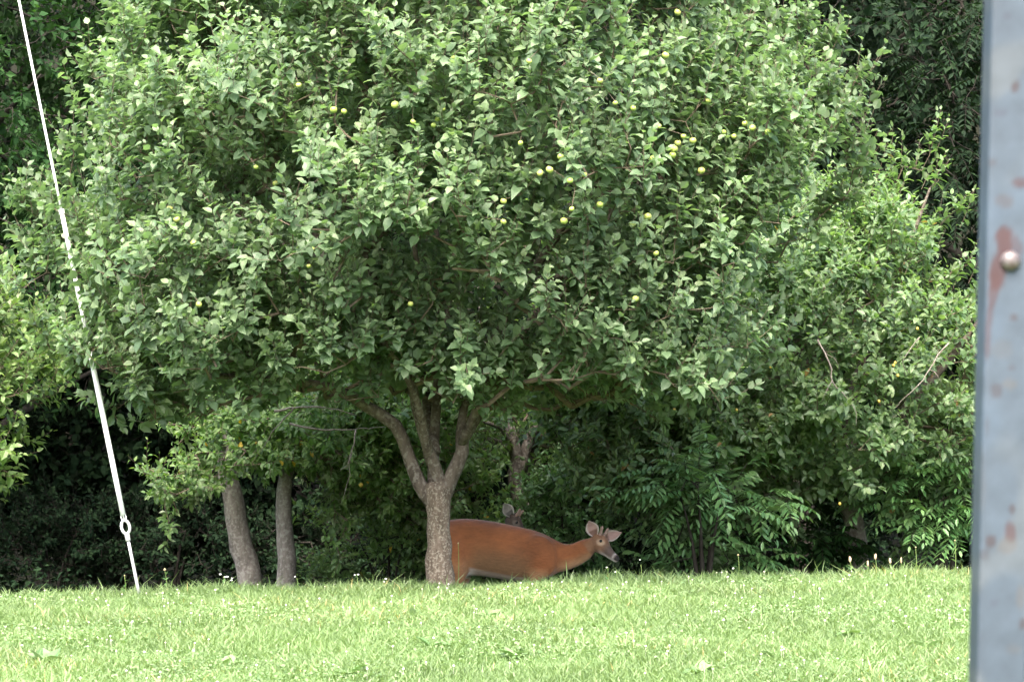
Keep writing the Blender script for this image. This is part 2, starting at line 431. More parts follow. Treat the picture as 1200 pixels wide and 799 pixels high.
# ------------------------------------------------------------ ground
xs = np.concatenate([np.linspace(-150, -14, 24), np.linspace(-13.5, 13.5, 136), np.linspace(14, 150, 24)])
ys = np.concatenate([np.linspace(-60, 4, 12), np.linspace(5, 30, 126), np.linspace(31, 80, 40), np.linspace(85, 400, 12)])
X, Yg = np.meshgrid(xs, ys); Z = ground(X, Yg)
V = np.stack([X, Yg, Z], -1).reshape(-1, 3); nx, ny = len(xs), len(ys)
i = np.arange(ny - 1)[:, None] * nx; j = np.arange(nx - 1)[None]
Q = np.stack([i + j, i + j + 1, i + nx + j + 1, i + nx + j], -1).reshape(-1, 4)
m, nt, out = new_mat('ground'); L_ = nt.links.new
ge = node(nt, 'ShaderNodeNewGeometry'); sx = node(nt, 'ShaderNodeSeparateXYZ'); L_(ge.outputs['Position'], sx.inputs[0])
n1 = node(nt, 'ShaderNodeTexNoise'); n1.inputs['Scale'].default_value = 9; n1.inputs['Detail'].default_value = 8; L_(ge.outputs['Position'], n1.inputs['Vector'])
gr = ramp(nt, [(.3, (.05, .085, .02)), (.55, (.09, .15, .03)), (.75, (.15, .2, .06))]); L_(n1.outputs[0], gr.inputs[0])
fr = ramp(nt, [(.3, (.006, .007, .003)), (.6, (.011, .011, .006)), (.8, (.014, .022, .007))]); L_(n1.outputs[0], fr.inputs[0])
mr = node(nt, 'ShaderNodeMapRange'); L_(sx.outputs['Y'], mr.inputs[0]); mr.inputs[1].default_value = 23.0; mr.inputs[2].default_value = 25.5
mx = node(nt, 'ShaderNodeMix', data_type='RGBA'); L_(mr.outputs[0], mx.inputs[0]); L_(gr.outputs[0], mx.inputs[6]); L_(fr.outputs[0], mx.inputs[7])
b = node(nt, 'ShaderNodeBsdfPrincipled'); b.inputs['Roughness'].default_value = .95; b.inputs['Specular IOR Level'].default_value = .1
L_(mx.outputs[2], b.inputs['Base Color'])
bp = node(nt, 'ShaderNodeBump'); bp.inputs['Distance'].default_value = .05; L_(n1.outputs[0], bp.inputs['Height']); L_(bp.outputs[0], b.inputs['Normal'])
L_(b.outputs[0], out.inputs[0])
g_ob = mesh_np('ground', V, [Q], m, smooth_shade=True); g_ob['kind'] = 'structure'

# ------------------------------------------------------------ lawn
def blades(n, x0, x1, y0, y1, h0, h1, wd, g):
    x = g.uniform(x0, x1, n); y = g.uniform(y0, y1, n)
    # tufts: heights follow a coarse pattern
    pat = .5 + .25 * np.sin(x * 3.1 + np.sin(y * 2.3) * 2) + .25 * np.sin(y * 4.7 + x * 1.3)
    h = g.uniform(h0, h1, n) * (.7 + .55 * pat) * np.where(g.random(n) < .03, 1.6, 1)
    z = ground(x, y) - .004; p = np.stack([x, y, z], -1)
    a = g.uniform(0, 6.28, n); side = np.stack([np.cos(a), np.sin(a), 0 * a], -1)
    la = g.uniform(0, 6.28, n); lean = np.stack([np.cos(la), np.sin(la), 0 * la], -1) * (g.uniform(.1, 1.1, n) * h)[:, None]
    up = np.array((0, 0, 1.)) * h[:, None]; w_ = (wd * g.uniform(.7, 1.4, n))[:, None]
    v = np.stack([p - side * w_ / 2, p + side * w_ / 2, p + up * .55 + lean * .3 - side * w_ * .45, p + up * .55 + lean * .3 + side * w_ * .45,
                  p + up * .92 + lean], 1)
    base = (np.arange(n) * 5)[:, None]
    return v.reshape(-1, 3), [base + np.array([[0, 1, 3, 2]]), base + np.array([[2, 3, 4]])], np.repeat(np.clip(g.normal(.42, .25, n) + (pat - .5) * .35 + .22 * np.sin(x * .9 + 2 + np.sin(y * .8)) * np.sin(y * .75 + x * .3), 0, 1), 5)
g = np.random.default_rng(3)
b1 = blades(300000, -4.9, 4.9, 14.0, 21.9, .035, .09, .007, g)
b2 = blades(50000, -9.5, -4.9, 14.0, 21.9, .03, .08, .009, g)
b3 = blades(50000, 4.9, 9.5, 14.0, 21.9, .03, .08, .009, g)
b4 = blades(26000, -6, 6, 20.9, 23.6, .06, .14, .008, g)
b5 = blades(60000, -7, 7, 8.0, 14.0, .03, .07, .010, g)
V, Fc = join([(q[0], q[1]) for q in (b1, b2, b3, b4, b5)])
o = mesh_np('grass', V, Fc, M['grass'], attrs={'rnd': np.concatenate([q[2] for q in (b1, b2, b3, b4, b5)])})
tag(o, 'bright yellow-green lawn of short uneven grass in the lower foreground', None, kind='stuff')
# clover leaves in drifts
n = 14000; cx = g.uniform(-5, 5, n * 3); cyy = g.uniform(14, 21.6, n * 3)
pat = np.sin(cx * 1.7 + 1) * np.cos(cyy * 1.9 + cx * .5) + g.normal(0, .35, n * 3)
k = np.argsort(-pat)[:n]; cx, cyy = cx[k], cyy[k]
pos = np.stack([cx, cyy, ground(cx, cyy) + g.uniform(.02, .06, n)], -1)
pos = np.repeat(pos, 3, 0); a = np.repeat(g.uniform(0, 6.28, n), 3) + np.tile(np.array((0, 2.09, 4.19)), n)
dd = np.stack([np.cos(a), np.sin(a), g.uniform(-.1, .5, 3 * n)], -1); nn = np.array((0, 0, 1.)) + g.normal(0, .3, (3 * n, 3))
cv, cf, cr = leaves(pos, dd, nn, g.uniform(.013, .024, 3 * n), .95, False, g)
o = mesh_np('clover_leaves', cv, cf, M['clover'], attrs={'rnd': cr})
tag(o, 'low clover patches growing through the sunny lawn', None, kind='stuff')

# clover blossoms: small faceted balls
def ico(sub=1):
    bm = bmesh.new(); bmesh.ops.create_icosphere(bm, subdivisions=sub, radius=1)
    v = np.array([x.co[:] for x in bm.verts]); f = np.array([[q.index for q in x.verts] for x in bm.faces]); bm.free(); return v, f
iv, jf = ico(1)
n = 380; cx = g.uniform(-5, 5, n * 2); cyy = 14.3 + 7 * g.random(n * 2) ** .9
pat = np.sin(cx * 1.7 + 1) * np.cos(cyy * 1.9 + cx * .5) + g.normal(0, .6, n * 2); k = np.argsort(-pat)[:n]; cx, cyy = cx[k], cyy[k]
r_ = g.uniform(.005, .0095, n); hh = g.uniform(.055, .095, n)
pos = np.stack([cx, cyy, ground(cx, cyy) + hh], -1)
V = (pos[:, None] + iv[None] * r_[:, None, None] * np.array((1, 1, .8))).reshape(-1, 3)
Fb = (jf[None] + (np.arange(n) * len(iv))[:, None, None]).reshape(-1, 3)
sv = frusta(np.stack([cx, cyy, ground(cx, cyy)], -1), pos, np.full(n, .0012), np.full(n, .001), 3)
M['blossom'] = plain('clover_blossom', (.5, .46, .36), .8, noise=(60, (.62, .6, .5)))
V, Fc = join([(V, [Fb]), sv])
o = mesh_np('clover_blossoms', V, Fc, M['blossom']); tag(o, 'tiny white clover blossoms dotted all over the lawn', None, kind='stuff')

# broad-leaved weeds in the lawn
M['weed'] = leaf_mat('weed_leaf', (.08, .16, .05), (.12, .2, .075), (.17, .25, .11), (.15, .22, .11), rough=.35, trans=.2)
weeds = [(52, 778, 'pale flat', .2), (165, 752, 'pale silvery', .12), (265, 780, 'deep green', .17), (355, 745, 'small pale', .14), (485, 722, 'pale', .13),
         (505, 758, 'bright green', .15), (575, 722, 'pale grey-green', .17), (600, 770, 'wide pale', .16), (700, 735, 'small', .12), (820, 788, 'bright', .15),
         (1000, 745, 'pale', .17), (905, 770, 'small pale', .12), (1085, 760, 'broad', .15), (410, 790, 'broad pale', .16)]
def row_depth(px, py):
    """where the sight line through this pixel meets the lawn"""
    for Y in np.arange(12, 23, .02):
        p = P(px, py, Y)
        if p[2] <= ground(p[0], p[1]) + .02: return Y
    return 21
for k, (px, py, adj, s) in enumerate(weeds):
    Y = row_depth(px, py); p = P(px, py, Y); p[2] = ground(p[0], p[1])
    root = thing('broadleaf_weed', 'tmp', 'weed', p, 'broad-leaved weeds in the lawn')
    nl = 6; a = g.uniform(0, 6.28) + np.arange(nl) * 6.28 / nl + g.normal(0, .2, nl)
    dd = np.stack([np.cos(a), np.sin(a), g.uniform(.35, .9, nl)], -1)
    q = leaves(np.tile((0, 0, .015), (nl, 1)).astype(float), dd, np.tile((0, 0, 1.), (nl, 1)) - dd * .3 + g.normal(0, .2, (nl, 3)), g.uniform(.6, .85, nl) * s, .6, True, g, curl=.35)
    mesh_np('leaves', q[0], q[1], M['weed'], root, {'rnd': q[2]})
    root['label'] = f'{adj} broad-leaved weed in the lawn, ' + (
        ['at the lower left corner', 'below the anchor rod', 'low between anchor rod and apple trunk', 'lawn left of the apple trunk', 'just below the apple trunk',
         'bright one below the apple trunk', 'below the rump of the deer', 'low below the middle of the deer', 'below the deer muzzle', 'bottom edge right of the deer',
         'in front of the blue post at mid lawn', 'between deer and post, low', 'close to the blue post foot', 'bottom edge below the two grey trunks'][k])

# taller stalks standing at the lawn edge
M['stalk'] = plain('stalk', (.13, .2, .05), .7); M['seed'] = plain('seed_head', (.3, .25, .13), .9, noise=(80, (.42, .36, .2)))
M['daisy'] = plain('white_flower', (.82, .82, .78), .7); M['tan'] = plain('dry_seed', (.4, .31, .2), .9)
def stalk(px, ptop, label, head, Y=21.15, r=.011, lean=0., nleaf=3, group='stalks along the lawn edge'):
    b0 = P(px, 690, Y); b0[2] = ground(b0[0], b0[1]); top = P(px + lean, ptop, Y) - b0
    root = thing('weed_stalk', label, 'weed', b0, group)
    p = resample([(0, 0, 0), top * .5 + np.array((.008, 0, 0)), top], .03)
    v, f = tube(p, np.linspace(.0035, .002, len(p)), 5); mesh_np('stem', v, f, M['stalk'], root, smooth_shade=True)
    if head == 'spike':
        t = np.linspace(-.5, .5, 7); pp = top + np.outer(t, unit(top)) * .05; v, f = tube(pp, r * .7 * np.sqrt(np.maximum(.05, 1 - (2 * t) ** 2)), 7, .3, int(px)); mesh_np('seed_head', v, f, M['tan'], root)
    elif head == 'ball':
        mesh_np('seed_head', top + iv * r, [jf], M['seed'], root)
    else:
        for q in range(head):
            c = top + g.normal(0, .022, 3) * np.array((1, 1, .8))
            mesh_np('flower_head', c + iv * r * g.uniform(.8, 1.2) * np.array((1, 1, .6)), [jf], M['daisy'], root)
    if nleaf:
        t = g.uniform(.15, .8, nleaf); a = g.uniform(0, 6.28, nleaf); dd = np.stack([np.cos(a), np.sin(a) * .6, np.full(nleaf, .6)], -1)
        q = leaves(np.outer(t, top), dd, np.tile((0, 0, 1.), (nleaf, 1)), np.full(nleaf, .05), .4, True, g); mesh_np('leaves', q[0], q[1], M['sumac_leaf'], root, {'rnd': q[2]})
stalk(146, 674, 'small leafy weed stalk just left of the anchor rod', 'ball', r=.007, nleaf=6)
stalk(196, 667, 'brown seed head on a leaning stem right of the anchor rod', 'ball', r=.012, lean=-3, nleaf=4)
stalk(262, 675, 'white flower cluster at the foot of the thicker grey trunk', 3, r=.012)
stalk(271, 681, 'low white flower head close beside the thicker grey trunk', 2, r=.011)
stalk(348, 677, 'lone white flower right of the thinner grey trunk', 1, r=.011)
stalk(418, 672, 'pair of white flowers at lawn edge left of apple trunk', 2, r=.012)
stalk(452, 676, 'small white flowers standing just left of the apple trunk', 2, r=.010)
stalk(536, 636, 'tall thin stalk in front of the deer rump beside the apple trunk', 'ball', Y=21.9, r=.007, nleaf=0, lean=1)
stalk(712, 664, 'low white flower below the chin of the brown deer', 1, r=.010)
stalk(722, 668, 'white blossom right below the muzzle of the brown deer', 1, r=.009)
stalk(751, 661, 'white blossom on a thin stalk right of the deer', 1, r=.009, nleaf=1)
stalk(865, 650, 'slim green stalk with round bud under the compound leaves', 'ball', r=.008)
stalk(857, 669, 'low white flower beside a slim stalk under the compound leaves', 1, r=.012)
stalk(998, 655, 'short tan seed spike, first of the dry spikes under the orchard tree', 'spike', r=.014, lean=-2)
stalk(1017, 660, 'stubby tan seed spike second in the row of dry spikes', 'spike', r=.012)
stalk(1026, 652, 'tallest tan seed spike in the row under the orchard tree', 'spike', r=.017)
stalk(1043, 657, 'fluffy tan seed spike fourth in the row of dry spikes', 'spike', r=.018)
stalk(1056, 656, 'last tan seed spike, nearest to the blue post', 'spike', r=.011)
stalk(1073, 641, 'tall thin stem with a small bud between dry spikes and post', 'ball', r=.007, nleaf=2)
stalk(1119, 633, 'tallest thin stem beside the blue post', 'ball', r=.007, nleaf=2)

# ------------------------------------------------------------ the apple tree
Y0 = 21.7
def PP(l, dy=0):
    return [P(a[0], a[1], Y0 + (a[2] if len(a) > 2 else 0) + dy) for a in l]
base = P(516, 690, Y0); base[2] = ground(base[0], base[1])
sc = [
    ([(base[0], base[1], base[2] - .1), (base[0], base[1], base[2] + .03)] + PP([(514.5, 640), (513.5, 605), (512, 580), (510, 565)]), [.175, .135, .106, .102, .118, .095]),
    (PP([(506, 588), (492, 567), (478, 533), (463, 498, -.1), (430, 476, -.2), (392, 455, -.25), (340, 447, -.3), (250, 440, -.4), (150, 440, -.4), (90, 400, -.3)]), [.07, .062, .054, .054, .048, .042, .034, .024, .014, .006]),
    (PP([(512, 588), (514, 560), (501, 520, -.1), (488, 480, -.2), (478, 430, -.3), (440, 330, -.5), (400, 220, -.5), (370, 80, -.3), (360, -60)]), [.07, .058, .048, .045, .04, .028, .018, .01, .005]),
    (PP([(511, 585), (508, 545, .15), (510, 500, .25), (513, 450, .3), (525, 350, .4), (500, 200, .3), (515, 40, .1), (520, -90)]), [.065, .052, .044, .038, .03, .022, .014, .006]),
    (PP([(516, 588), (528, 560), (541, 530), (543, 497, .1), (554, 450, .1), (585, 390, 0), (618, 330, -.2), (652, 278, -.3), (700, 190, -.4), (760, 60, -.3), (790, -60)]), [.075, .066, .06, .056, .05, .044, .04, .034, .02, .012, .006]),
    (PP([(618, 330, -.2), (680, 320, .3), (740, 300, .8), (820, 250, .9), (890, 200, .6), (975, 140)]), [.035, .028, .022, .016, .01, .005]),
    (PP([(506, 545), (470, 430, -.7), (350, 300, -1.1), (220, 220, -1.0), (130, 170, -.6)]), [.045, .028, .016, .009, .004]),
    (PP([(541, 520), (600, 400, -.8), (720, 300, -1.0), (830, 230, -.8), (900, 180, -.5)]), [.04, .025, .013, .007, .004]),
    (PP([(510, 530, .1), (480, 380, 1.2), (420, 240, 1.8), (350, 120, 1.6)]), [.05, .036, .025, .01]),
    (PP([(541, 520, .1), (620, 380, 1.2), (720, 260, 1.7), (800, 120, 1.5)]), [.05, .036, .025, .01]),
    (PP([(478, 420, -.3), (330, 380, 0), (200, 330, .2), (90, 290, 0)]), [.03, .02, .012, .005]),
    (PP([(740, 300, .2), (770, 380, -.3), (810, 440, -.7)]), [.014, .01, .005]),
]
g = np.random.default_rng(11)
poly = [(85, 265), (105, 205), (140, 155), (150, 75), (200, 20), (225, -60), (300, -130), (450, -170), (640, -170), (800, -110), (850, -20), (865, 40), (905, 90), (965, 125), (960, 185), (925, 240),
        (880, 300), (850, 360), (830, 430), (800, 470), (740, 450), (690, 440), (640, 460), (560, 455), (480, 450), (420, 450), (340, 455), (290, 470), (235, 500), (190, 490), (140, 450), (105, 430), (85, 390), (70, 325)]
T = star_sampler(poly, (500, 180), Y0, 2.5, 330, 9, g, sig=.24, shell=.5)
T2 = star_sampler(poly, (500, 180), Y0, 2.5, 100, 5, g, sig=.14, shell=.12)      # the rim
T4 = P(770, 425, Y0 - 1.3) + g.normal(0, 1, (34, 3)) * np.array((.30, .2, .2))       # the low bough right of the middle
T = np.vstack([T, T4])
T = np.vstack([T, T2])
# long upright and side shoots that break the outline
tips = [(150, 5, 0), (118, 92, 0), (90, 175, .2), (30, 235, -.3), (45, 300, -.2), (170, 40, .3), (955, 60, 0), (985, 115, .1), (1000, 180, -.1), (960, 250, .1), (915, 60, .2), (300, 8, -.6), (240, 20, -.4),
        (215, 505, -.3), (235, 520, .1), (810, 470, -.7), (820, 485, -.7), (90, 430, 0), (60, 400, .2), (840, 440, -.6), (180, 480, .3), (1008, 112, 0), (975, 50, .1), (885, 15, .2), (940, 42, -.1), (1012, 205, .1), (985, 232, 0)]
T3 = np.array([P(a, b_, Y0 + c_) for a, b_, c_ in tips]); T3 = np.vstack([T3 + g.normal(0, .05, T3.shape) for _ in range(2)])
T = np.vstack([T, T3])
es = []
for a, b_, c_ in tips[:13] + tips[-6:]:
    for _ in range(3):
        s = P(a, b_ + 30, Y0 + c_) + g.normal(0, .05, 3); es.append((s, np.array((g.normal(0, .25) + (.35 if a > 500 else -.35), 0, 1.)), g.uniform(.28, .42)))
ex = (np.array([e[0] for e in es]), np.array([e[1] for e in es]), np.array([e[2] for e in es]))
zmin = ground(T[:, 0], T[:, 1]) + 1.45; T = T[T[:, 2] > zmin]
apple_tree, AN, AE = make_tree('apple_tree', 'large spreading apple tree with lichened forked trunk and green apples, in front of the deer', base, sc, T, M['apple_leaf'], M['bark'], 21,
          shoots=3, slen=(.14, .40), K=11, leaf=.089, width=.64, facing=.85, extra_shoots=ex, sides=14, inner=.22, upshoot=.6, spread=.75)

# apples, singly and in clusters, as parts of their tree
avs, afs = ico(3)
def apple_mesh():
    v = avs.copy(); r = np.hypot(v[:, 0], v[:, 1])
    v[:, 2] = v[:, 2] * .92 - .28 * np.exp(-(r / .32) ** 2) * np.sign(v[:, 2]) * (np.abs(v[:, 2]) > .5)
    v[:, :2] *= (1 + .06 * v[:, 2:3]); return v
amesh = None
spots = [(391, 129), (403, 131), (484, 143), (513, 140), (508, 147), (519, 128), (721, 121), (780, 65), (794, 15), (657, 184), (644, 199), (633, 203), (668, 212), (703, 240), (661, 259), (759, 254), (741, 263),
         (801, 160), (790, 175), (794, 168), (788, 182), (765, 186), (770, 192), (822, 200), (848, 155), (873, 145), (880, 140), (882, 150), (900, 155), (769, 297), (745, 350), (378, 273), (366, 293), (227, 285),
         (207, 257), (481, 356), (449, 393), (362, 312), (323, 215), (199, 245), (805, 448), (808, 452), (620, 72), (703, 95), (531, 68), (463, 123), (560, 214), (590, 236), (670, 245), (685, 205), (830, 118),
         (772, 148), (742, 127), (590, 260), (233, 357), (350, 100), (300, 196), (610, 168), (812, 165), (860, 160)]
gA = np.random.default_rng(5)
twigs = []
for k, (px, py) in enumerate(spots):
    # hang it from the nearest branch end that faces the lawn
    sN = AN[AE]; d = sN - CAM; u = 600 + F * d[:, 0] / (d[:, 1] * CP + d[:, 2] * SP); vv = 399.5 - F * (d[:, 2] * CP - d[:, 1] * SP) / (d[:, 1] * CP + d[:, 2] * SP)
    dist = np.hypot(u - px, vv - py); near = np.where(dist < np.sort(dist)[14] + 1)[0]; e = near[np.argmin(sN[near, 1])]
    Ya = sN[e, 1] - gA.uniform(-.02, .12)
    p = P(px, py, Ya); r = gA.uniform(.019, .031)
    if k % 3 == 0 and k < 12:
        o = mesh_np('apple', apple_mesh(), [afs], M['apple'], apple_tree, {'rnd': np.clip(avs[:, 2] * .3 + (.2, .45, .6, .85)[k // 3] + avs[:, 0] * .15, 0, 1)}, True); amesh = (amesh or []) + [o]
    else:
        o = amesh[k % len(amesh)].copy(); col.objects.link(o); o.parent = apple_tree
    o.scale = (r, r, r); o.location = tuple(p - np.array(apple_tree.location)); o.rotation_euler = (gA.normal(0, .35), gA.normal(0, .35), gA.uniform(0, 6.28))
    bpy.context.view_layer.update(); st = np.array((p + np.array((0, 0, r * .6)), sN[e])) - np.array(apple_tree.location)
    v, f = frusta(st[:1], st[1:], np.array([.0018]), np.array([.0028]), 4)
    v = np.array([o.matrix_basis.inverted() @ Vector(q) for q in v]); mesh_np('fruit_stalk', v, f, M['twig'], o)

# ------------------------------------------------------------ trees behind
# right-hand orchard tree
g = np.random.default_rng(31); Y1 = 25.4
def Q1(l): return [P(a[0], a[1], Y1 + (a[2] if len(a) > 2 else 0)) for a in l]
base = P(612, 720, 26.5); base[2] = ground(base[0], base[1])
sc = [([(base[0], base[1], base[2] - .1), base] + [P(x, y, 26.5) for x, y in ((624, 640), (616, 605), (607, 575), (604, 555), (606, 535), (600, 515), (596, 495))], [.13, .11, .095, .085, .068, .08, .06, .066, .045]),
      ([P(x, y, Y) for x, y, Y in ((608, 560, 26.5), (622, 510, 26.5), (645, 480, 26.5), (672, 452, 26.6), (692, 430, 26.7), (740, 380, 26.8), (800, 320, 26.9))], [.05, .052, .052, .05, .042, .03, .012]),
      ([P(x, y, Y) for x, y, Y in ((602, 528, 26.5), (585, 518, 26.4), (560, 513, 26.4), (530, 503, 26.4), (500, 500, 26.4))], [.035, .03, .026, .02, .008]),
      ([P(x, y, Y) for x, y, Y in ((598, 520, 26.5), (585, 500, 26.3), (560, 492, 26.3), (540, 480, 26.3))], [.028, .022, .016, .008]),
      ([P(x, y, Y) for x, y, Y in ((596, 500, 26.5), (592, 470, 26.6), (570, 420, 26.6), (560, 330, 26.6))], [.05, .04, .03, .012])]
T = star_sampler([(480, 480), (560, 300), (640, 250), (760, 300), (800, 420), (760, 520), (690, 560), (620, 580), (560, 560), (500, 530)], (640, 430), 27.2, .9, 60, 7, g, sig=.2)
make_tree('gnarled_tree', 'old gnarled tree with peeling grey trunk leaning right, seen just above the deer', base, sc, T, M['back_leaf'], M['bark_old'], 41, shoots=3, slen=(.12, .3), K=9, leaf=.07,
          width=.5, trunk_wob=.16, sides=14)
base = P(1010, 700, 26.0); base[2] = ground(base[0], base[1])
Y1 = 25.8
sc = [([(base[0], base[1], base[2] - .1), base] + Q1([(1005, 640, .3), (985, 560, .3), (970, 500, .2)]), [.15, .13, .11, .1, .09]),
      (Q1([(975, 520, .2), (930, 450, 0), (880, 380, -.2), (820, 330, -.3)]), [.07, .05, .035, .012]),
      (Q1([(978, 530, .2), (1010, 430, 0), (1050, 330, -.2), (1090, 220, -.2)]), [.07, .05, .035, .01]),
      (Q1([(985, 560, .2), (1060, 480, -.4), (1130, 400, -.5), (1180, 330, -.5)]), [.07, .05, .035, .01]),
      (Q1([(975, 500, .2), (960, 400, .6), (970, 300, .7)]), [.06, .04, .012]),
      (Q1([(985, 560, .1), (900, 520, -.7), (800, 500, -1), (740, 480, -1)]), [.05, .035, .02, .008])]
poly = [(1040, 230), (1055, 290), (1085, 340), (1125, 390), (1220, 430), (1240, 480), (1200, 560), (1130, 590), (1050, 560), (980, 570), (900, 580), (830, 600), (760, 580), (715, 550), (700, 480), (740, 400), (790, 350), (850, 300), (930, 250), (1000, 230)]
T = star_sampler(poly, (960, 420), Y1, 1.9, 190, 8, g, sig=.2, shell=.5)
T = np.vstack([T, star_sampler(poly, (960, 420), Y1, 1.9, 60, 5, g, sig=.12, shell=.1),
               star_sampler([(650, 470), (720, 440), (830, 450), (850, 560), (800, 600), (720, 590), (650, 560), (630, 510)], (740, 520), 24.4, .45, 44, 6, g, sig=.17)])
tips = [(1095, 160, 0), (1080, 200, 0), (1125, 245, -.2), (1100, 265, 0), (1135, 310, -.3), (1145, 350, -.3), (1050, 215, 0), (1000, 215, 0), (960, 245, .1), (1060, 300, -1.2)]
T = np.vstack([T, np.array([P(a, b_, Y1 + c_) for a, b_, c_ in tips])])
es = [(P(a, b_ + 22, Y1 + c_), np.array((.5, 0, 1.)), .34) for a, b_, c_ in tips]
orch, _, _ = make_tree('orchard_tree', 'dense low-branched orchard tree filling the right side behind the apple tree', base, sc, T, M['apple2_leaf'], M['bark_grey'], 43, shoots=3, slen=(.12, .36), K=10, leaf=.092,
          width=.5, upshoot=.45, extra_shoots=(np.array([e[0] for e in es]), np.array([e[1] for e in es]), np.array([e[2] for e in es])))
def dead_branch(root, pl, r0, name='dead_branch', label=None):
    tb = []
    for pts, r in pl:
        p, rr = resample([P(*q) for q in pts], .05, np.linspace(r * .8, r * .22, len(pts))); p = p + rng.normal(0, .004, p.shape)
        tb.append(tube(p, rr, 6, .1, 3))
    v, f = join(tb); o = mesh_np(name, rel(v, root), f, M['dead'], root, smooth_shade=True)
    if label: o['label'] = label
dead_branch(orch, [([(958, 398, 23.9), (966, 412, 23.85), (974, 432, 23.8), (976, 448, 23.8), (990, 462, 23.8), (1003, 482, 23.85), (1004, 500, 23.9)], .012), ([(976, 446, 23.8), (968, 458, 23.75), (962, 474, 23.8)], .005), ([(966, 412, 23.85), (978, 420, 23.8), (984, 432, 23.8)], .005)], .014)
dead_branch(orch, [([(1112, 402, 23.9), (1100, 415, 23.9), (1090, 432, 23.9), (1078, 450, 23.9), (1060, 466, 23.95), (1048, 480, 24)], .011), ([(1090, 432, 23.9), (1098, 440, 23.85), (1104, 452, 23.9)], .005), ([(1078, 395, 23.9), (1066, 410, 23.9), (1058, 425, 23.9), (1066, 440, 23.95)], .008)], .014)
# small yellow plums among the leaves
py_ = [(1047, 428), (1052, 440), (1049, 425), (863, 480), (1030, 470), (790, 480), (1075, 385), (984, 590), (903, 430)]
M['plum'] = plain('yellow_fruit', (.38, .29, .05), .5)
for k, (a, b_) in enumerate(py_):
    r = .014
    if k == 0:
        pm = mesh_np('fruit', avs, [afs], M['plum'], orch, smooth_shade=True); o = pm
    else:
        o = pm.copy(); col.objects.link(o); o.parent = orch
    o.scale = (r, r, r * 1.1); o.location = tuple(P(a, b_, 23.85) - np.array(orch.location))

# two grey trunks with one low crown each, lower left
g = np.random.default_rng(51)
def back_tree(name, label, trunk_px, Y, r0, r1, poly, ctr, depth, nclus, seed, mat=M['back_leaf'], bark=M['bark_grey'], more=None, keep_clear=None, **kw):
    base = P(*trunk_px[0], Y); base[2] = ground(base[0], base[1])
    t = [P(a, b_, Y) for a, b_ in trunk_px[1:]]
    sc = [([(base[0], base[1], base[2] - .1), base] + t, list(np.linspace(r0 * 1.15, r1, len(t) + 2)))]
    top = t[-1]; c = P(*ctr, Y)
    for q in range(4):
        e = P(*np.array(poly[(q * len(poly)) // 4]), Y + (-.6 if q % 2 else .6)); mid = (top + e) / 2 + (c - top) * .3
        sc.append(([t[-2] + (top - t[-2]) * .8, mid, e * .7 + c * .3], [r1 * .7, r1 * .4, .01]))
    T = star_sampler(poly, ctr, Y, depth, nclus, 8, np.random.default_rng(seed), sig=.2, shell=.5)
    if more is not None: T = np.vstack([T, more]); more = None
    d = T - CAM; px_ = 600 + F * d[:, 0] / d[:, 1]; zz = T[:, 2] - ground(T[:, 0], T[:, 1])
    if keep_clear: T = T[~((px_ > keep_clear[0]) & (px_ < keep_clear[1]) & (zz < keep_clear[2]))]      # the trunks stand free of leaves up to this height
    return make_tree(name, label, base, sc, T if more is None else np.vstack([T, more]), mat, bark, seed, **kw)
kw = dict(shoots=3, slen=(.12, .3), K=9, leaf=.075, width=.5, upshoot=.2, sides=14)
bt, _, _ = back_tree('grey_trunk_tree', 'tree on the thicker leaning grey trunk of the pair left of the apple trunk', [(296, 720), (293, 683), (284, 640), (274, 590), (266, 540), (275, 480)], 26.5, .135, .08,
     [(200, 585), (215, 560), (240, 520), (250, 440), (330, 400), (430, 430), (470, 500), (500, 560), (470, 610), (420, 600), (385, 545), (330, 525), (290, 545), (245, 575)], (340, 510), 1.2, 85, 53, keep_clear=(250, 385, 1.75),
     more=star_sampler([(195, 585), (230, 540), (290, 490), (420, 480), (480, 520), (450, 585), (415, 600), (375, 530), (300, 515), (240, 575)], (340, 520), 25.2, .4, 26, 6, g, sig=.16), **kw)
back_tree('grey_trunk_tree', 'thinner upright grey trunk of the pair, standing right of the thicker one', [(336, 720), (336, 683), (335, 640), (333, 590), (340, 540), (380, 480)], 26.0, .10, .06,
     [(380, 500), (400, 440), (480, 420), (560, 450), (570, 540), (520, 590), (460, 600), (410, 540)], (470, 510), 1.0, 70, 54, keep_clear=(290, 375, 1.75), **kw)
dead_branch(bt, [([(322, 482, 24.60), (345, 478, 24.55), (370, 477, 24.50), (395, 480, 24.50), (418, 486, 24.50)], .016), ([(345, 478, 24.55), (332, 492, 24.55), (318, 508, 24.55), (305, 530, 24.60)], .012),
                 ([(340, 496, 24.55), (365, 502, 24.50), (392, 504, 24.50), (415, 503, 24.50), (452, 500, 24.50)], .014), ([(416, 504, 24.50), (415, 520, 24.45), (409, 540, 24.40), (410, 556, 24.40), (402, 584, 24.40)], .011),
                 ([(413, 530, 24.40), (405, 546, 24.40), (398, 552, 24.40)], .006)], .015)
M['yf'] = M['plum']
o = mesh_np('fruit', avs * .022 + P(423, 568, 25.0) - np.array(bt.location), [afs], M['plum'], bt, smooth_shade=True)
o = mesh_np('fruit', avs * .016 + P(300, 519, 25.2) - np.array(bt.location), [afs], M['plum'], bt, smooth_shade=True)

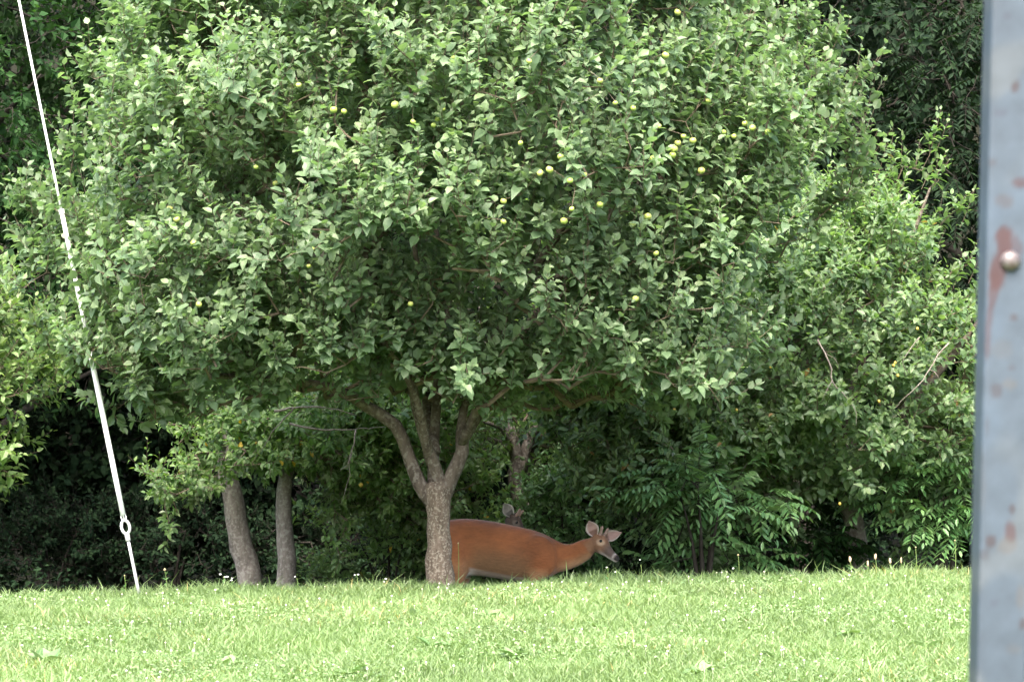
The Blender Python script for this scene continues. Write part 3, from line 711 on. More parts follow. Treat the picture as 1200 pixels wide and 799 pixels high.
# bright young tree cut by the left edge
kw2 = dict(shoots=3, slen=(.14, .36), K=10, leaf=.085, width=.55, upshoot=.35)
base = P(-110, 720, 23.6)
back_tree('young_tree', 'bright yellow-green young tree at the left edge of the photo', [(-110, 720), (-112, 640), (-110, 560), (-100, 470)], 23.6, .07, .04,
     [(-30, 340), (15, 345), (30, 400), (38, 460), (38, 500), (15, 530), (-20, 560), (-150, 570), (-230, 480), (-240, 380), (-170, 340), (-80, 330)], (-90, 440), 1.0, 90, 61, mat=M['young_leaf'], bark=M['bark_grey'], **kw2)

# leafy shrubs behind the deer and compound-leaf saplings
def shrub(name, label, px, Y, h, r, n, mat, seed, kind='spiral', leaf=.07, width=.5, K=8, cat='shrub', py=None, group=None, upshoot=.4, slen=(.1, .28), cz=.6):
    g = np.random.default_rng(seed); b0 = P(px, 700, Y); b0[2] = ground(b0[0], b0[1]); c = b0 + np.array((0, 0, h * cz))
    sc = []
    for q in range(5):
        a = q * 1.256 + g.uniform(0, 1); e = b0 + np.array((math.cos(a) * r[0] * .45, math.sin(a) * r[1] * .45, h * .7))
        sc.append(([b0 + np.array((0, 0, -.05)), (b0 + e) / 2 + np.array((0, 0, .1 * h)), e], [.02 + .01 * h, .014, .006]))
    T = ellipsoid_targets(c, (r[0], r[1], h * (1 - cz)), n, 5, g, sig=.14, bottom=-.9)
    T = T[T[:, 2] > ground(T[:, 0], T[:, 1]) + .08]
    return make_tree(name, label, b0, sc, T, mat, M['bark_dark'], seed, cat=cat, shoots=2, slen=slen, K=K, leaf=leaf, width=width, kind=kind, upshoot=upshoot, group=group, inner=.25)
shrub('leafy_shrub', 'light green leafy shrub behind the back of the deer', 665, 25.7, 2.0, (.5, .4), 60, M['sumac_leaf'], 71)
shrub('leafy_shrub', 'mid green leafy shrub behind the rump of the deer, right of the apple trunk', 560, 26.6, 1.5, (.75, .5), 46, M['back_leaf'], 72)
shrub('leafy_shrub', 'rounded green shrub between the grey trunks and the apple trunk', 455, 27.0, 1.5, (.8, .5), 46, M['back_leaf'], 73)
shrub('pinnate_sapling', 'sapling with long compound leaves reaching over the lawn edge right of the deer', 825, 23.9, 1.75, (.55, .45), 24, M['sumac_leaf'], 74, 'pinnate', .12, .3, 6, 'sapling', slen=(.3, .45))
shrub('pinnate_sapling', 'shaded sapling with compound leaves low under the orchard tree', 905, 26.0, 1.5, (.7, .4), 26, M['maple_leaf'], 75, 'pinnate', .12, .3, 6, 'sapling', slen=(.3, .45))
shrub('pinnate_sapling', 'compound-leaf sapling below the orchard tree beside the blue post', 1110, 25.2, 1.9, (.6, .4), 24, M['sumac_leaf'], 76, 'pinnate', .12, .3, 6, 'sapling', slen=(.3, .45), cz=.72)
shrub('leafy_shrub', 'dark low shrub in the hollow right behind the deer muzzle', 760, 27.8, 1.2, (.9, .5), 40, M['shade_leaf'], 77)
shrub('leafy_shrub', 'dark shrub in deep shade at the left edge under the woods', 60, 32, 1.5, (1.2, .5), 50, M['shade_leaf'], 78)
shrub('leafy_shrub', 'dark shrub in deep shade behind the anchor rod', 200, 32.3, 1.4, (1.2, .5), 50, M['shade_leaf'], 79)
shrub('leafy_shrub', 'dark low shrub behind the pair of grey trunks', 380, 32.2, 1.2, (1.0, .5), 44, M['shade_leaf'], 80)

# ------------------------------------------------------------ the woods
def forest_tree(label, x, y, h, r, seed, mat, leaf=.12, nclus=120, kind='spiral', zc=None, K=8, bark=M['bark_dark'], slen=(.2, .5), low=.15, width=.7):
    g = np.random.default_rng(seed); z = float(ground(x, y)); b0 = np.array((x, y, z))
    lean = g.normal(0, .3, 2); top = b0 + np.array((lean[0], lean[1], h * .8))
    sc = [([b0 - (0, 0, .2), b0, b0 + np.array((lean[0] * .4, lean[1] * .4, h * .35)), top], [.2, .17, .13, .05])]
    for q in range(6):
        a = q * 1.05 + g.uniform(0, .6); t = .25 + q * .08; s = b0 + (top - b0) * t
        sc.append(([s, s + np.array((math.cos(a) * r * .4, math.sin(a) * r * .4, h * .08)), s + np.array((math.cos(a) * r * .8, math.sin(a) * r * .8, h * .14))], [.07, .045, .012]))
    c = b0 + np.array((0, 0, h * (.5 + low))); T = ellipsoid_targets(c, (r, r, h * (.5 - low * .6)), nclus, 6, g, sig=.32)
    T = T[T[:, 2] > ground(T[:, 0], T[:, 1]) + .9]
    make_tree('forest_tree', label, b0, sc, T, mat, bark, seed, group='tall trees of the woods behind', shoots=2, slen=slen, K=K, leaf=leaf, width=width, detail=False, kind=kind, upshoot=.05, curve=.0, spread=.9,
              inner=.25, up=1.1)
ml, dl = M['maple_leaf'], M['dark_leaf']
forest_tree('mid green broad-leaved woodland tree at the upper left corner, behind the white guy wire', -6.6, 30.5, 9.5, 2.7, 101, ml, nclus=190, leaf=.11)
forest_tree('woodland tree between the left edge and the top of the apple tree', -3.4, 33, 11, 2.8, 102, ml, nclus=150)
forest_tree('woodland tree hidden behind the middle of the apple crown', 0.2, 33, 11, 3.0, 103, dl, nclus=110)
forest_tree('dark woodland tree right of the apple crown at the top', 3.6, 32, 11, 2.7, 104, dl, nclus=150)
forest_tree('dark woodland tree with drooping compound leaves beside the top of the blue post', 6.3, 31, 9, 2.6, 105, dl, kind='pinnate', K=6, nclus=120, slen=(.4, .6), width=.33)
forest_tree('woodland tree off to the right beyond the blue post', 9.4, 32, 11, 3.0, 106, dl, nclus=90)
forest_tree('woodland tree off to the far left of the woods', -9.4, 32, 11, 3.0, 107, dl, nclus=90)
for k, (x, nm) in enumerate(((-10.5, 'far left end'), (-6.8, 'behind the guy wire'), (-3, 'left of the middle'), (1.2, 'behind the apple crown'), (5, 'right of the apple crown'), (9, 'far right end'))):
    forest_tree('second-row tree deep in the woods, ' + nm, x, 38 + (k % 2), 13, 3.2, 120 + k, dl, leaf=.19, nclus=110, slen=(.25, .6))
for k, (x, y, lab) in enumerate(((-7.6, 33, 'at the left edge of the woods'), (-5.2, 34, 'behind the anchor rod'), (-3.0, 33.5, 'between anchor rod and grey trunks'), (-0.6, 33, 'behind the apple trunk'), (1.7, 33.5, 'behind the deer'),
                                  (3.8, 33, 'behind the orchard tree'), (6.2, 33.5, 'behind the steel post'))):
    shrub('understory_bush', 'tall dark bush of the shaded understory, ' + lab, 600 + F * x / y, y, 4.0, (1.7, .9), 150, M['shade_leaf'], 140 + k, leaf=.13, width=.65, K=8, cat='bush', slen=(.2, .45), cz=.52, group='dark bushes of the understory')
# low growth on the wood floor
g = np.random.default_rng(90); n = 26000
x = g.uniform(-9, 9, n); y = g.uniform(29.5, 36, n); z = ground(x, y)
hh = g.random(n) ** 1.6 * .75 * (.5 + .5 * np.sin(x * 1.7 + y)) + .05
dd = g.normal(0, 1, (n, 3)); dd[:, 2] *= .3
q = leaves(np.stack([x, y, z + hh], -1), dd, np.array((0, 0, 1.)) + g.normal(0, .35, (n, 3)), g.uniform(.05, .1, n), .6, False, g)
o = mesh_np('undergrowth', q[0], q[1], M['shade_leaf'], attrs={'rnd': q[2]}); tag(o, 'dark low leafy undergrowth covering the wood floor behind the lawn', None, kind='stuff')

# ------------------------------------------------------------ deer
k_ = 23.8 / F
def deer(name, label, loc, yaw, neck, head_c, head_f, head_up, ears, scale=1.0, dark=1.0):
    """local frame: x forward, z up, origin on the ground; the trunk profile is the photo's side view in metres"""
    root = thing(name, label, 'deer', loc); root.rotation_euler = (0, 0, yaw); root.scale = (scale,) * 3
    def q(px, py): return ((px - 600) * k_, (735 - py) * k_)
    prof = [(506, 628, 650, .05), (511, 617, 662, .10), (519, 611, 672, .135), (530, 608.5, 678, .155), (545, 607.5, 676, .15), (560, 608.5, 675, .15), (578, 611, 677.5, .168), (596, 614.5, 680.5, .178), (612, 618, 682, .16),
            (626, 621.5, 682, .15), (638, 625.5, 680, .14), (648, 631, 675, .125), (656, 637, 669, .09)]
    def loft(secs, ns=22, p=2.0):
        V = []
        for c, a, b_, ua, ub in secs:
            t = np.arange(ns) * 2 * math.pi / ns
            ct, st = np.cos(t), np.sin(t)
            V.append(np.array(c) + np.outer(np.sign(ct) * np.abs(ct) ** (2 / p) * a, ua) + np.outer(np.sign(st) * np.abs(st) ** (2 / p) * b_, ub))
        n = len(V); V = np.concatenate(V); i = np.arange(n - 1)[:, None] * ns; j = np.arange(ns)[None]; kk = (j + 1) % ns
        Fq = np.stack([i + j, i + kk, i + ns + kk, i + ns + j], -1).reshape(-1, 4)
        V = np.vstack([V, secs[0][0], secs[-1][0]]); a = len(V) - 2; jj = np.arange(ns); kk = (jj + 1) % ns
        return V, [Fq, np.stack([np.full(ns, a), kk, jj], -1), np.stack([np.full(ns, a + 1), (n - 1) * ns + jj, (n - 1) * ns + kk], -1)]
    Yv, Zv, Xv = np.array((0, 1., 0)), np.array((0, 0, 1.)), np.array((1., 0, 0))
    parts = [loft([((q(x, 0)[0], 0, (q(0, t)[1] + q(0, b_)[1]) / 2), w_, (q(0, t)[1] - q(0, b_)[1]) / 2, Yv, Zv) for x, t, b_, w_ in prof], p=2.25)]
    # neck
    nk = []; N_ = np.array([n_[0] for n_ in neck], float); Tn = unit(np.gradient(N_, axis=0))
    for (c, hh_, ww), t in zip(neck, Tn):
        side = unit(np.cross(Zv, t)); nk.append((c, ww, hh_, side, np.cross(t, side)))
    parts.append(loft(nk))
    # head
    f = unit(np.array(head_f, float)); s = unit(np.cross(np.array(head_up, float), f)); u = np.cross(f, s); hc = np.array(head_c, float); HS = 1.22
    hs = [(-.075, .012, .03, .035), (-.055, .008, .052, .058), (-.02, 0, .062, .07), (.02, -.004, .06, .071), (.055, -.012, .05, .062), (.09, -.022, .038, .049), (.13, -.032, .029, .038), (.165, -.038, .026, .033), (.195, -.042, .026, .031), (.212, -.043, .022, .026), (.222, -.043, .012, .014)]
    parts.append(loft([(hc + (f * a + u * b_) * HS, w_ * HS, h_ * HS, s, u) for a, b_, w_, h_ in hs]))
    # brow ridges
    # legs
    def leg(pts, rs, flat=.8):
        p, r = resample(pts, .03, rs); return tube(p, r, 12)
    for sd in (-1, 1):
        dx = .05 * sd
        z = lambda px, py: np.array((q(px, py)[0], 0, q(px, py)[1]))
        yy = Yv * .095 * sd
        parts.append(leg([z(630, 648) + Yv * .07 * sd, z(632 + dx * 60, 668) + yy, z(630 + dx * 80, 684) + yy, z(631 + dx * 120, 703) + yy, z(629 + dx * 130, 722) + yy, z(629 + dx * 130, 731) + yy, z(631 + dx * 130, 736) + yy],
                         [.12, .085, .05, .032, .022, .024, .030]))
        parts.append(leg([z(530, 640) + Yv * .06 * sd, z(536 + dx * 40, 660) + yy, z(541 + dx * 60, 678) + yy, z(528 + dx * 100, 700) + yy, z(527 + dx * 110, 718) + yy, z(529 + dx * 110, 731) + yy, z(531 + dx * 110, 736) + yy],
                         [.15, .115, .065, .034, .024, .024, .030]))
    # shoulder blades and haunch masses
    for sd in (-1, 1):
        parts.append(loft([((q(x, 0)[0], .105 * sd, (q(0, t)[1] + q(0, b_)[1]) / 2), w_, (q(0, t)[1] - q(0, b_)[1]) / 2, Yv, Zv) for x, t, b_, w_ in
                           ((608, 640, 670, .04), (616, 630, 676, .07), (628, 625, 680, .085), (641, 629, 678, .07), (651, 640, 668, .035))]))
        parts.append(loft([((q(x, 0)[0], .085 * sd, (q(0, t)[1] + q(0, b_)[1]) / 2), w_, (q(0, t)[1] - q(0, b_)[1]) / 2, Yv, Zv) for x, t, b_, w_ in
                           ((510, 638, 648, .05), (518, 620, 668, .09), (530, 616, 680, .108), (541, 624, 676, .095), (550, 640, 660, .05))]))
    # tail
    parts.append(tube(resample([(q(520, 630)[0], 0, q(0, 630)[1]), (q(514, 640)[0], 0, q(0, 640)[1]), (q(513, 660)[0], 0, q(0, 660)[1])], .02), np.interp(np.arange(99), [0, 8, 99], [.03, .035, .012])[:len(resample([(q(520, 630)[0], 0, q(0, 630)[1]), (q(514, 640)[0], 0, q(0, 640)[1]), (q(513, 660)[0], 0, q(0, 660)[1])], .02))], 10))
    V, Fc = join(parts)
    tmp = mesh_np('tmp', V, Fc, M['twig'])
    md = tmp.modifiers.new('r', 'REMESH'); md.mode = 'VOXEL'; md.voxel_size = .0105
    sm = tmp.modifiers.new('s', 'SMOOTH'); sm.factor = .6; sm.iterations = 8
    dg = bpy.context.evaluated_depsgraph_get(); me = bpy.data.meshes.new_from_object(tmp.evaluated_get(dg))
    bpy.data.objects.remove(tmp)
    nV = len(me.vertices); v = np.zeros(nV * 3, np.float32); me.vertices.foreach_get('co', v); v = v.reshape(-1, 3).astype(float)
    nr = np.zeros(nV * 3, np.float32); me.vertices.foreach_get('normal', nr); nr = nr.reshape(-1, 3)
    quads = np.array([p.vertices[:] for p in me.polygons if len(p.vertices) == 4]); tris = np.array([p.vertices[:] for p in me.polygons if len(p.vertices) == 3])
    bpy.data.meshes.remove(me)
    # soften the joins of shoulder and haunch
    E = np.vstack([np.vstack([quads[:, [k2, (k2 + 1) % 4]] for k2 in range(4)])] + ([np.vstack([tris[:, [k2, (k2 + 1) % 3]] for k2 in range(3)])] if len(tris) else []))
    deg = np.bincount(E[:, 0], minlength=nV).astype(float)
    wsm = (smooth(q(682, 0)[0], q(655, 0)[0], v[:, 0]) * smooth(q(0, 692)[1], q(0, 676)[1], v[:, 2]))[:, None] * .8
    for _ in range(15):
        acc = np.stack([np.bincount(E[:, 0], weights=v[E[:, 1], a_], minlength=nV) for a_ in range(3)], 1) / np.maximum(deg, 1)[:, None]
        v = v + (acc - v) * wsm
    # coat colours, and shading painted into the coat
    red = np.array((.180, .062, .019)) * dark; redd = np.array((.13, .04, .014)) * dark; pale = np.array((.30, .19, .10)) * dark; white = np.array((.5, .49, .44)); grey = np.array((.075, .055, .045)); blk = np.array((.012, .01, .009))
    c = np.tile(red, (nV, 1))
    def mixc(c, t, m_): m_ = np.clip(m_, 0, 1)[:, None]; return c * (1 - m_) + np.array(t) * m_
    xl, yl, zl = v[:, 0], v[:, 1], v[:, 2]
    topz = np.interp(xl, [q(x, 0)[0] for x, *_ in prof], [q(0, t)[1] for _, t, *_ in prof])
    c = mixc(c, redd, smooth(.09, .0, topz - zl) * .8 * smooth(.5, .3, xl))
    c = mixc(c, pale, smooth(.30, .48, topz - zl) * .35)
    sx_ = xl - q(600, 0)[0]
    bell = smooth(q(548, 0)[0], q(554, 0)[0], xl) * smooth(q(622, 0)[0], q(606, 0)[0], xl)
    bel = (663.5 + (xl / k_ + 600 - 553) * .2); c = mixc(c, white, bell * smooth(0, .03, q(0, bel)[1] - zl))
    c = mixc(c, white, smooth(-.25, -.6, nr[:, 2]) * (np.abs(yl) < .1) * (zl < q(0, 670)[1]) * (xl < .1))
    c = mixc(c, white, (xl < q(513, 0)[0]) * (zl < q(0, 634)[1]) * smooth(.3, .6, -nr[:, 0]) * .9)
    c = mixc(c, pale, smooth(q(0, 690)[1], q(0, 705)[1], zl) * .6)
    c = mixc(c, blk * 2, smooth(.05, .035, zl))
    d = (v - hc) / HS; df, du, ds = d @ f, d @ u, d @ s
    inhead = (np.linalg.norm(d - np.outer(np.clip(df, -.05, .2), f), axis=1) < .11) & (df > -.1)
    hard = inhead; inhead = inhead * smooth(-.10, -.02, df)
    # throat
    nd = np.linalg.norm(v[:, None] - N_[None], axis=2).argmin(1)
    neckm = smooth(.3, .55, xl) * (~hard)
    c = mixc(c, pale, neckm * smooth(.1, -.6, nr[:, 2]) * .75)
    mott = sum(np.sin(v @ np.random.default_rng(q_).normal(0, 7, 3) + q_) for q_ in range(8)) / 8
    mot2 = sum(np.sin(v @ np.random.default_rng(50 + q_).normal(0, 38, 3) * np.array(1.) + q_) for q_ in range(9)) / 9
    c = c * (1 + .5 * mott + .22 * mot2)[:, None]
    flank_shade = smooth(.12, .4, topz - zl) * smooth(-.5, -.3, xl) * smooth(.25, .1, xl); c = mixc(c, (.12, .07, .032), flank_shade * .8)  # shading painted into the coat, browner down the side of the body
    c = mixc(c, (.16, .085, .045), inhead * 1.0)
    c = mixc(c, white * .8, inhead * smooth(-.035, -.06, du) * smooth(.03, .09, df) * .7)
    c = mixc(c, (.17, .085, .05), inhead * smooth(.03, .05, du + df * .18) * (df > -.03) * .8)        # forehead and bridge
    c = mixc(c, grey, inhead * smooth(.05, .12, df) * smooth(-.062, -.045, du) * .95)
    c = mixc(c, (.3, .27, .25), inhead * np.exp(-((df - .18) / .010) ** 2) * .9)
    c = mixc(c, blk, inhead * smooth(.194, .2, df) * smooth(-.06, -.05, du))
    c = mixc(c, (.6, .57, .52), inhead * smooth(.10, .14, df) * smooth(-.062, -.068, du))
    for sd in (-1, 1):
        e = np.array((.038, .012)); de = np.hypot((df - e[0]) * .75, du - e[1]); c = mixc(c, (.34, .25, .17), inhead * (ds * sd > .01) * smooth(.03, .018, de) * .8)
    c = mixc(c, pale * 1.1, smooth(q(618, 0)[0], q(624, 0)[0], xl) * smooth(q(646, 0)[0], q(638, 0)[0], xl) * smooth(q(0, 662)[1], q(0, 672)[1], zl) * .3)
    c = c if dark == 1 else (c * .5 + c.mean(1, keepdims=True) * .5) * .45  # second deer only: the shade around it painted in by dimming its coat
    body = (v, [a for a in (quads, tris) if len(a)], c)
    # ears: thick cupped leaves
    def ear(b0, d_, open_, Ln=.165, W=.056):
        d_ = unit(np.array(d_, float)); o_ = np.array(open_, float); o_ = unit(o_ - o_.dot(d_) * d_); sd_ = np.cross(d_, o_)
        nt_, na = 12, 10; Vo, Vi = [], []
        for i in range(nt_):
            t = i / (nt_ - 1); w_ = W * (math.sin(math.pi * min(1, .12 + t * .9)) ** .75) * (1 if t < .5 else 1 - .1 * (t - .5)); w_ = max(w_, .006)
            arc = 2.5 * (1 - t * .45)
            for j in range(na):
                a = (j / (na - 1) - .5) * arc; rr = w_ * 1.0
                pt = np.array(b0) + d_ * Ln * t + sd_ * math.sin(a) * rr / max(math.sin(arc / 2), .5) - o_ * (math.cos(a) - .3) * rr * .7
                Vo.append(pt); Vi.append(pt + o_ * .007 + np.array(-sd_ * math.sin(a) * .004))
        Vv = np.array(Vo + Vi); off = nt_ * na; fs = []
        for i in range(nt_ - 1):
            for j in range(na - 1):
                a = i * na + j; fs.append((a, a + na, a + na + 1, a + 1)); fs.append((a + off, a + 1 + off, a + na + 1 + off, a + na + off))
        for i in range(nt_ - 1):
            for j in (0, na - 1):
                a = i * na + j; fs.append((a, a + na, a + na + off, a + off))
        for j in range(na - 1):
            for i in (0, nt_ - 1):
                a = i * na + j; fs.append((a, a + 1, a + 1 + off, a + off))
        cc = np.zeros((len(Vv), 3)); cc[:off] = (.12, .07, .045); cc[off:] = (.30, .20, .175)
        jj = np.tile(np.arange(na), nt_); edge = (jj < 2) | (jj > na - 3)
        cc[off:][edge] = (.36, .32, .28); cc[off:][(np.repeat(np.arange(nt_), na) < 4) & ~edge] = (.14, .08, .06)
        return Vv, [np.array(fs)], cc if dark == 1 else cc.mean(1, keepdims=True) * np.array((1.05, 1, .95))
    e1 = ear(hc + s * .055 + u * .045 - f * .035, ears[0], ears[2], Ln=.19, W=.058)
    e2 = ear(hc - s * .055 + u * .045 - f * .045, ears[1], ears[3], Ln=.15, W=.064)
    allp = [body, e1, e2]; V, Fc = join([(a[0], a[1]) for a in allp])
    mesh_np('body', V, Fc, M['coat'], root, {'col': np.concatenate([a[2] for a in allp])}, True)
    # velvet antler buds and eyes
    for sd in (-1, 1):
        b0 = hc + s * .03 * sd + u * .06 - f * .012
        p = resample([b0, b0 + u * .04 + s * .008 * sd, b0 + u * .078 + s * .018 * sd - f * .004, b0 + u * .092 + s * .02 * sd], .008)
        v_, f_ = tube(p, np.interp(np.linspace(0, 1, len(p)), [0, .6, .85, 1], [.017, .0145, .0155, .007]), 10); mesh_np('antler', v_, f_, M['velvet'], root, smooth_shade=True)
        ec = hc + (f * .038 + s * .0525 * sd + u * .022) * HS
        mesh_np('eye', ec + iv3 * .0135, [if3], M['eye'], root, smooth_shade=True)
    return root
iv3, if3 = ico(3)
M['coat'] = attr_mat('deer_coat', .75, (55, (.4, 1, 1), .6), .25, .15)
M['velvet'] = plain('velvet', (.2, .14, .11), .9, noise=(60, (.28, .2, .16)))
M['eye'] = plain('eye', (.008, .006, .005), .08)
Yd = 23.8; d0 = P(600, 735, Yd)
def lp(px, py, dy=0): return np.array(((px - 600) * k_, dy, (735 - py) * k_))
neck = [(lp(640, 652), .19, .12), (lp(652, 653, 0), .155, .105), (lp(664, 653, -.01), .125, .085), (lp(675, 649.5, -.02), .108, .072), (lp(685, 644, -.035), .098, .064), (lp(692, 639, -.045), .075, .056), (lp(696, 637, -.05), .055, .05)]
dz = float(ground(d0[0], Yd)); print('deer ground', dz, d0[2])
deer('deer', 'reddish-brown buck with short velvet antlers standing behind the apple trunk, head stretched to the right', (d0[0], Yd, d0[2]), 0, neck, lp(702, 636, -.055), (.72, -.60, -.40), (.3, .05, 1),
     [(.95, .05, .26), (-.34, -.2, .8), (.1, -1, .35), (-.15, -1, .2)])
# second deer standing lower down beyond, only its head shows over the first one's back
Y2 = 24.75; hp = P(602, 612, Y2); yaw2 = R(-97); sc2 = .95
rot = np.array([[math.cos(yaw2), -math.sin(yaw2), 0], [math.sin(yaw2), math.cos(yaw2), 0], [0, 0, 1]])
hx = .66; o2 = hp - rot @ np.array((hx, 0, 0)) * sc2; o2[2] = float(ground(o2[0], o2[1])) - .01
hz = (hp[2] - o2[2]) / sc2; hc2 = np.array((hx, 0, hz)); nb, ne = lp(640, 650), hc2 + np.array((-.05, 0, -.03))
neck2 = [(nb + (ne - nb) * t + np.array((.05, 0, -.04)) * math.sin(t * math.pi), h_, w_) for t, h_, w_ in ((0, .17, .12), (.2, .135, .1), (.4, .105, .082), (.6, .085, .068), (.8, .074, .06), (.92, .066, .055), (1, .05, .045))]
tl = lambda v: tuple(rot.T @ np.array(v, float))
deer('deer', 'second deer with shade painted into its coat, only head and one ear showing over the first deer', o2, yaw2, neck2, hc2, tl((.72, -.35, -.6)), tl((.5, 0, .85)),
     [tl((.1, 1, -.1)), tl((-.5, -.25, .8)), tl((.3, -1, .2)), tl((.2, -1, .2))], sc2, .28)

# ------------------------------------------------------------ guy wire with its white guard and anchor
M['white'] = plain('white_plastic', (.82, .83, .84), .35); M['wire'] = plain('wire_steel', (.75, .76, .77), .4, .2)
M['galv'] = plain('galvanised', (.42, .43, .43), .5, .4, noise=(40, (.55, .56, .56)))
Yw = 21.05; wb = P(162.5, 693, Yw - .05); wb[2] = ground(wb[0], wb[1]); wt_ = P(22, 0, Yw)
gw = thing('guy_wire', 'white-sleeved guy wire slanting up at the left with its ring and anchor rod', 'guy wire', wb)
dirw = unit(wt_ - P(162.5, 693, Yw)); b_w = P(162.5, 693, Yw)
def onw(py): 
    t = (693 - py) / 693.; return b_w + (wt_ - b_w) * t - wb
def seg(name, y0, y1, r, mat, sides=14, parent=gw):
    v, f = tube(resample([onw(y0), (onw(y0) + onw(y1)) / 2, onw(y1)], .3), [r] * len(resample([onw(y0), (onw(y0) + onw(y1)) / 2, onw(y1)], .3)), sides)
    return mesh_np(name, v, f, mat, parent, smooth_shade=True)
seg('wire', 608, -420, .009, M['wire'], 8); s1 = seg('sleeve', 604, 395, .022, M['white']); s2 = seg('sleeve', 394, 250, .018, M['white']); seg('sleeve', 249.5, -200, .0105, M['white'])
seg('collar', 253, 247, .024, M['white']); seg('collar', 397, 392, .027, M['white'])
seg('anchor_rod', 699, 630, .0135, M['galv'])
# thimble ring
u = unit(np.cross(dirw, (0, 1, 0))); a = np.linspace(0, 2 * math.pi, 33)[:-1]; c = onw(618)
ring = c + np.outer(np.cos(a) * .033, u) + np.outer(np.sin(a) * .055, dirw); ring = np.vstack([ring, ring[:1], ring[1:2]])
v, f = tube(ring, [.013] * len(ring), 10, closed_ends=False); mesh_np('anchor_eye', v, f, M['galv'], gw, smooth_shade=True)
for sd in (-1, 1):
    v, f = tube(resample([onw(612) + u * .012 * sd, onw(606) + u * .02 * sd, onw(602) + u * .012 * sd], .01), [.006] * len(resample([onw(612) + u * .012 * sd, onw(606) + u * .02 * sd, onw(602) + u * .012 * sd], .01)), 8)
    mesh_np('clamp', v, f, M['galv'], gw, smooth_shade=True)
seg('rod_neck', 634, 626, .021, M['galv'])

# ------------------------------------------------------------ steel post close to the camera
Yp = 2.6
pb, pt = P(1144.5, 799, Yp), P(1162.5, 0, Yp); ax = unit(pt - pb)
lo = pb + ax * ((0 - pb[2]) / ax[2]) - ax * .05; hi = pb + ax * ((2.45 - pb[2]) / ax[2])
Lp = np.linalg.norm(hi - lo); wdt = .0505
post = thing('steel_post', 'blue-grey painted square steel post with rust patches and a round bolt at the right edge', 'post', lo)
# outline: rounded square; left front corner runs along the traced edge
rc = .004; prof = []
for cxp, cyp, a0 in ((wdt - rc, rc, -90), (wdt - rc, wdt - rc, 0), (rc, wdt - rc, 90), (rc, rc, 180)):
    for a_ in np.linspace(a0, a0 + 90, 6): prof.append((cxp + rc * math.cos(R(a_)), cyp + rc * math.sin(R(a_))))
prof = np.array(prof)
# densify the front face between the last point and the first
fx = np.linspace(rc, wdt - rc, 26)[1:-1]; prof = np.vstack([prof, np.stack([fx, np.zeros_like(fx)], -1)])
nl = 700; tt = np.linspace(0, Lp, nl); ex_ = unit(np.cross((0, 1., 0), ax)); ex_ = ex_ if ex_[0] > 0 else -ex_; ey_ = np.array((0, 1., 0))
Vp = (tt[:, None, None] * ax + prof[None, :, 0, None] * ex_ + prof[None, :, 1, None] * ey_)
npf = len(prof); Vp = Vp.reshape(-1, 3); i = np.arange(nl - 1)[:, None] * npf; j = np.arange(npf)[None]; kk = (j + 1) % npf
Fp = np.stack([i + j, i + kk, i + npf + kk, i + npf + j], -1).reshape(-1, 4)
wpos = Vp + lo
rs = np.random.default_rng(4)
def vnoise(p, s, seed):
    r_ = np.random.default_rng(seed); o_ = np.zeros(len(p))
    for _ in range(7):
        kv = r_.normal(0, s, 2); o_ += np.sin(p[:, 0] * kv[0] + p[:, 1] * kv[1] + r_.uniform(0, 6.28))
    return o_ / 3
dpt = wpos - CAM; pxs = 600 + F * dpt[:, 0] / (dpt[:, 1] * CP + dpt[:, 2] * SP); pys = 399.5 - F * (dpt[:, 2] * CP - dpt[:, 1] * SP) / (dpt[:, 1] * CP + dpt[:, 2] * SP)
w2 = np.stack([wpos[:, 0], wpos[:, 2]], -1)
cb = np.tile(np.array((.042, .057, .077)), (len(Vp), 1))
nz1 = vnoise(w2, 60, 1); nz2 = vnoise(w2, 220, 2); nz3 = vnoise(w2, 25, 3)
cb *= (1 + .05 * nz1 + .03 * nz2 + .08 * nz3)[:, None]
cb = cb * (1 - (.35 * smooth(.2, 1.2, nz3 + nz1 * .5))[:, None]) + np.array((.04, .06, .088)) * (.35 * smooth(.2, 1.2, nz3 + nz1 * .5))[:, None]
lichen = smooth(.6, 1.3, nz1 - nz3) * .35; cb = cb * (1 - lichen[:, None]) + np.array((.078, .085, .088)) * lichen[:, None]
def stain(x, y, rx, ry, colr, amt, rotd=0, rag=.35):
    global cb
    dx, dy = pxs - x, pys - y; c_, s_ = math.cos(R(rotd)), math.sin(R(rotd)); a_ = (dx * c_ + dy * s_) / rx; b__ = (-dx * s_ + dy * c_) / ry
    m_ = smooth(1.25, .7, np.sqrt(a_ ** 2 + b__ ** 2) + rag * .5 * (nz2 + nz1 * .5)) * amt; m_ = m_ * (wpos[:, 1] < Yp + wdt * .5)
    cb = cb * (1 - m_[:, None]) + np.array(colr) * m_[:, None]
rust = (.038, .017, .018); rust2 = (.030, .021, .023); tan_ = (.062, .056, .052)
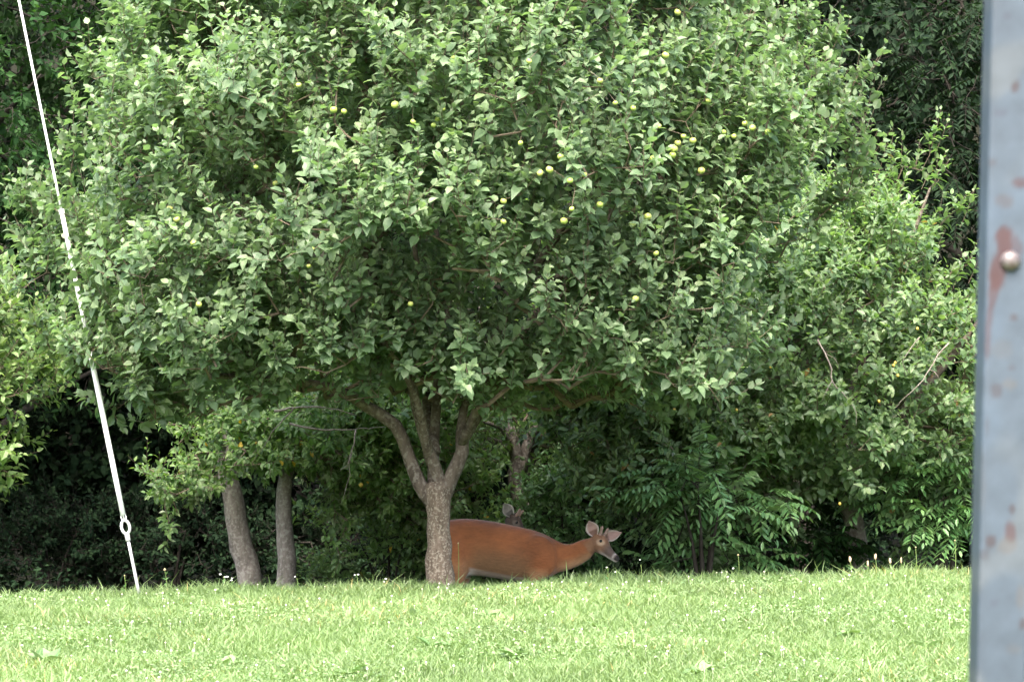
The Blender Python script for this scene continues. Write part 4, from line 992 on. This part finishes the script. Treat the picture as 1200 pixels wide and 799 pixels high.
for a_ in ((1177, 285, 10, 17, rust, .9), (1170, 315, 9, 24, rust, .85, 8), (1164, 345, 6, 26, rust, .65, 8), (1158, 390, 4, 34, rust, .5, 3), (1190, 285, 8, 14, rust, .5, -25),
           (1190, 103, 6, 8, rust2, .8, 20), (1172, 133, 8, 3, (.032, .038, .055), .6), (1163, 190, 6, 4, rust2, .35), (1195, 214, 10, 6, rust, .7), (1178, 236, 14, 9, (.045,.04,.045), .55, 20),
           (1188, 372, 5, 4, rust2, .6), (1168, 460, 7, 9, rust2, .5), (1184, 450, 8, 6, tan_, .4), (1161, 634, 7, 8, rust2, .75), (1184, 622, 7, 13, rust, .7), (1186, 596, 4, 6, rust2, .7), (1181, 640, 12, 10, tan_, .45),
           (1154, 650, 6, 8, rust2, .35), (1198, 730, 4, 7, rust2, .7), (1196, 700, 5, 16, tan_, .4), (1180, 20, 5, 4, (.032, .038, .055), .5), (1175, 410, 14, 12, tan_, .2), (1150, 560, 5, 40, tan_, .15),
           (1150, 5, 6, 10, (.08,.062,.045), .8), (1188, 760, 9, 5, tan_, .25), (1165, 705, 5, 4, (.032, .038, .055), .5), (1185, 430, 5, 3, rust2, .4), (1157, 500, 3, 12, rust2, .25)):
    stain(*a_)
cb = np.clip(cb, 0, 1); M['post'] = attr_mat('post_paint', .62, (45, (1, 1, 1), .06), .3)
mesh_np('column', Vp, [Fp], M['post'], post, {'col': cb}, True)
# cap, bolt
cv = (Lp * ax + prof[:24, 0, None] * 1.04 * ex_ + prof[:24, 1, None] * 1.04 * ey_ - .001); cv2 = cv + ax * .006
Vc = np.vstack([cv, cv2, cv.mean(0), cv2.mean(0)]); jj = np.arange(24); kk = (jj + 1) % 24
mesh_np('cap', Vc, [np.stack([jj, kk, 24 + kk, 24 + jj], -1), np.stack([np.full(24, 49), 24 + jj, 24 + kk], -1), np.stack([np.full(24, 48), kk, jj], -1)], M['galv'], post)
bc = P(1184, 306, Yp) - lo; r = .0105
bv = []; 
for t in np.linspace(0, 1, 9):
    a = np.arange(24) * 2 * math.pi / 24; rr = r * math.cos(t * math.pi / 2 * .999); hgt = r * .75 * math.sin(t * math.pi / 2)
    bv.append(bc + np.outer(np.cos(a) * rr, ex_) + np.outer(np.sin(a) * rr, ax) - ey_ * (hgt + .0005))
bv = np.concatenate(bv); i = np.arange(8)[:, None] * 24; j = np.arange(24)[None]; kk = (j + 1) % 24
mesh_np('bolt', bv, [np.stack([i + j, i + kk, i + 24 + kk, i + 24 + j], -1).reshape(-1, 4)], plain('bolt_steel', (.12, .11, .11), .45, .3, noise=(150, (.07, .05, .05))), post, smooth_shade=True)
if '_n' in apple_tree: print('leaves', {o.name: o['_n'] for o in bpy.data.objects if '_n' in o})
for o in bpy.data.objects:
    if '_n' in o: del o['_n']
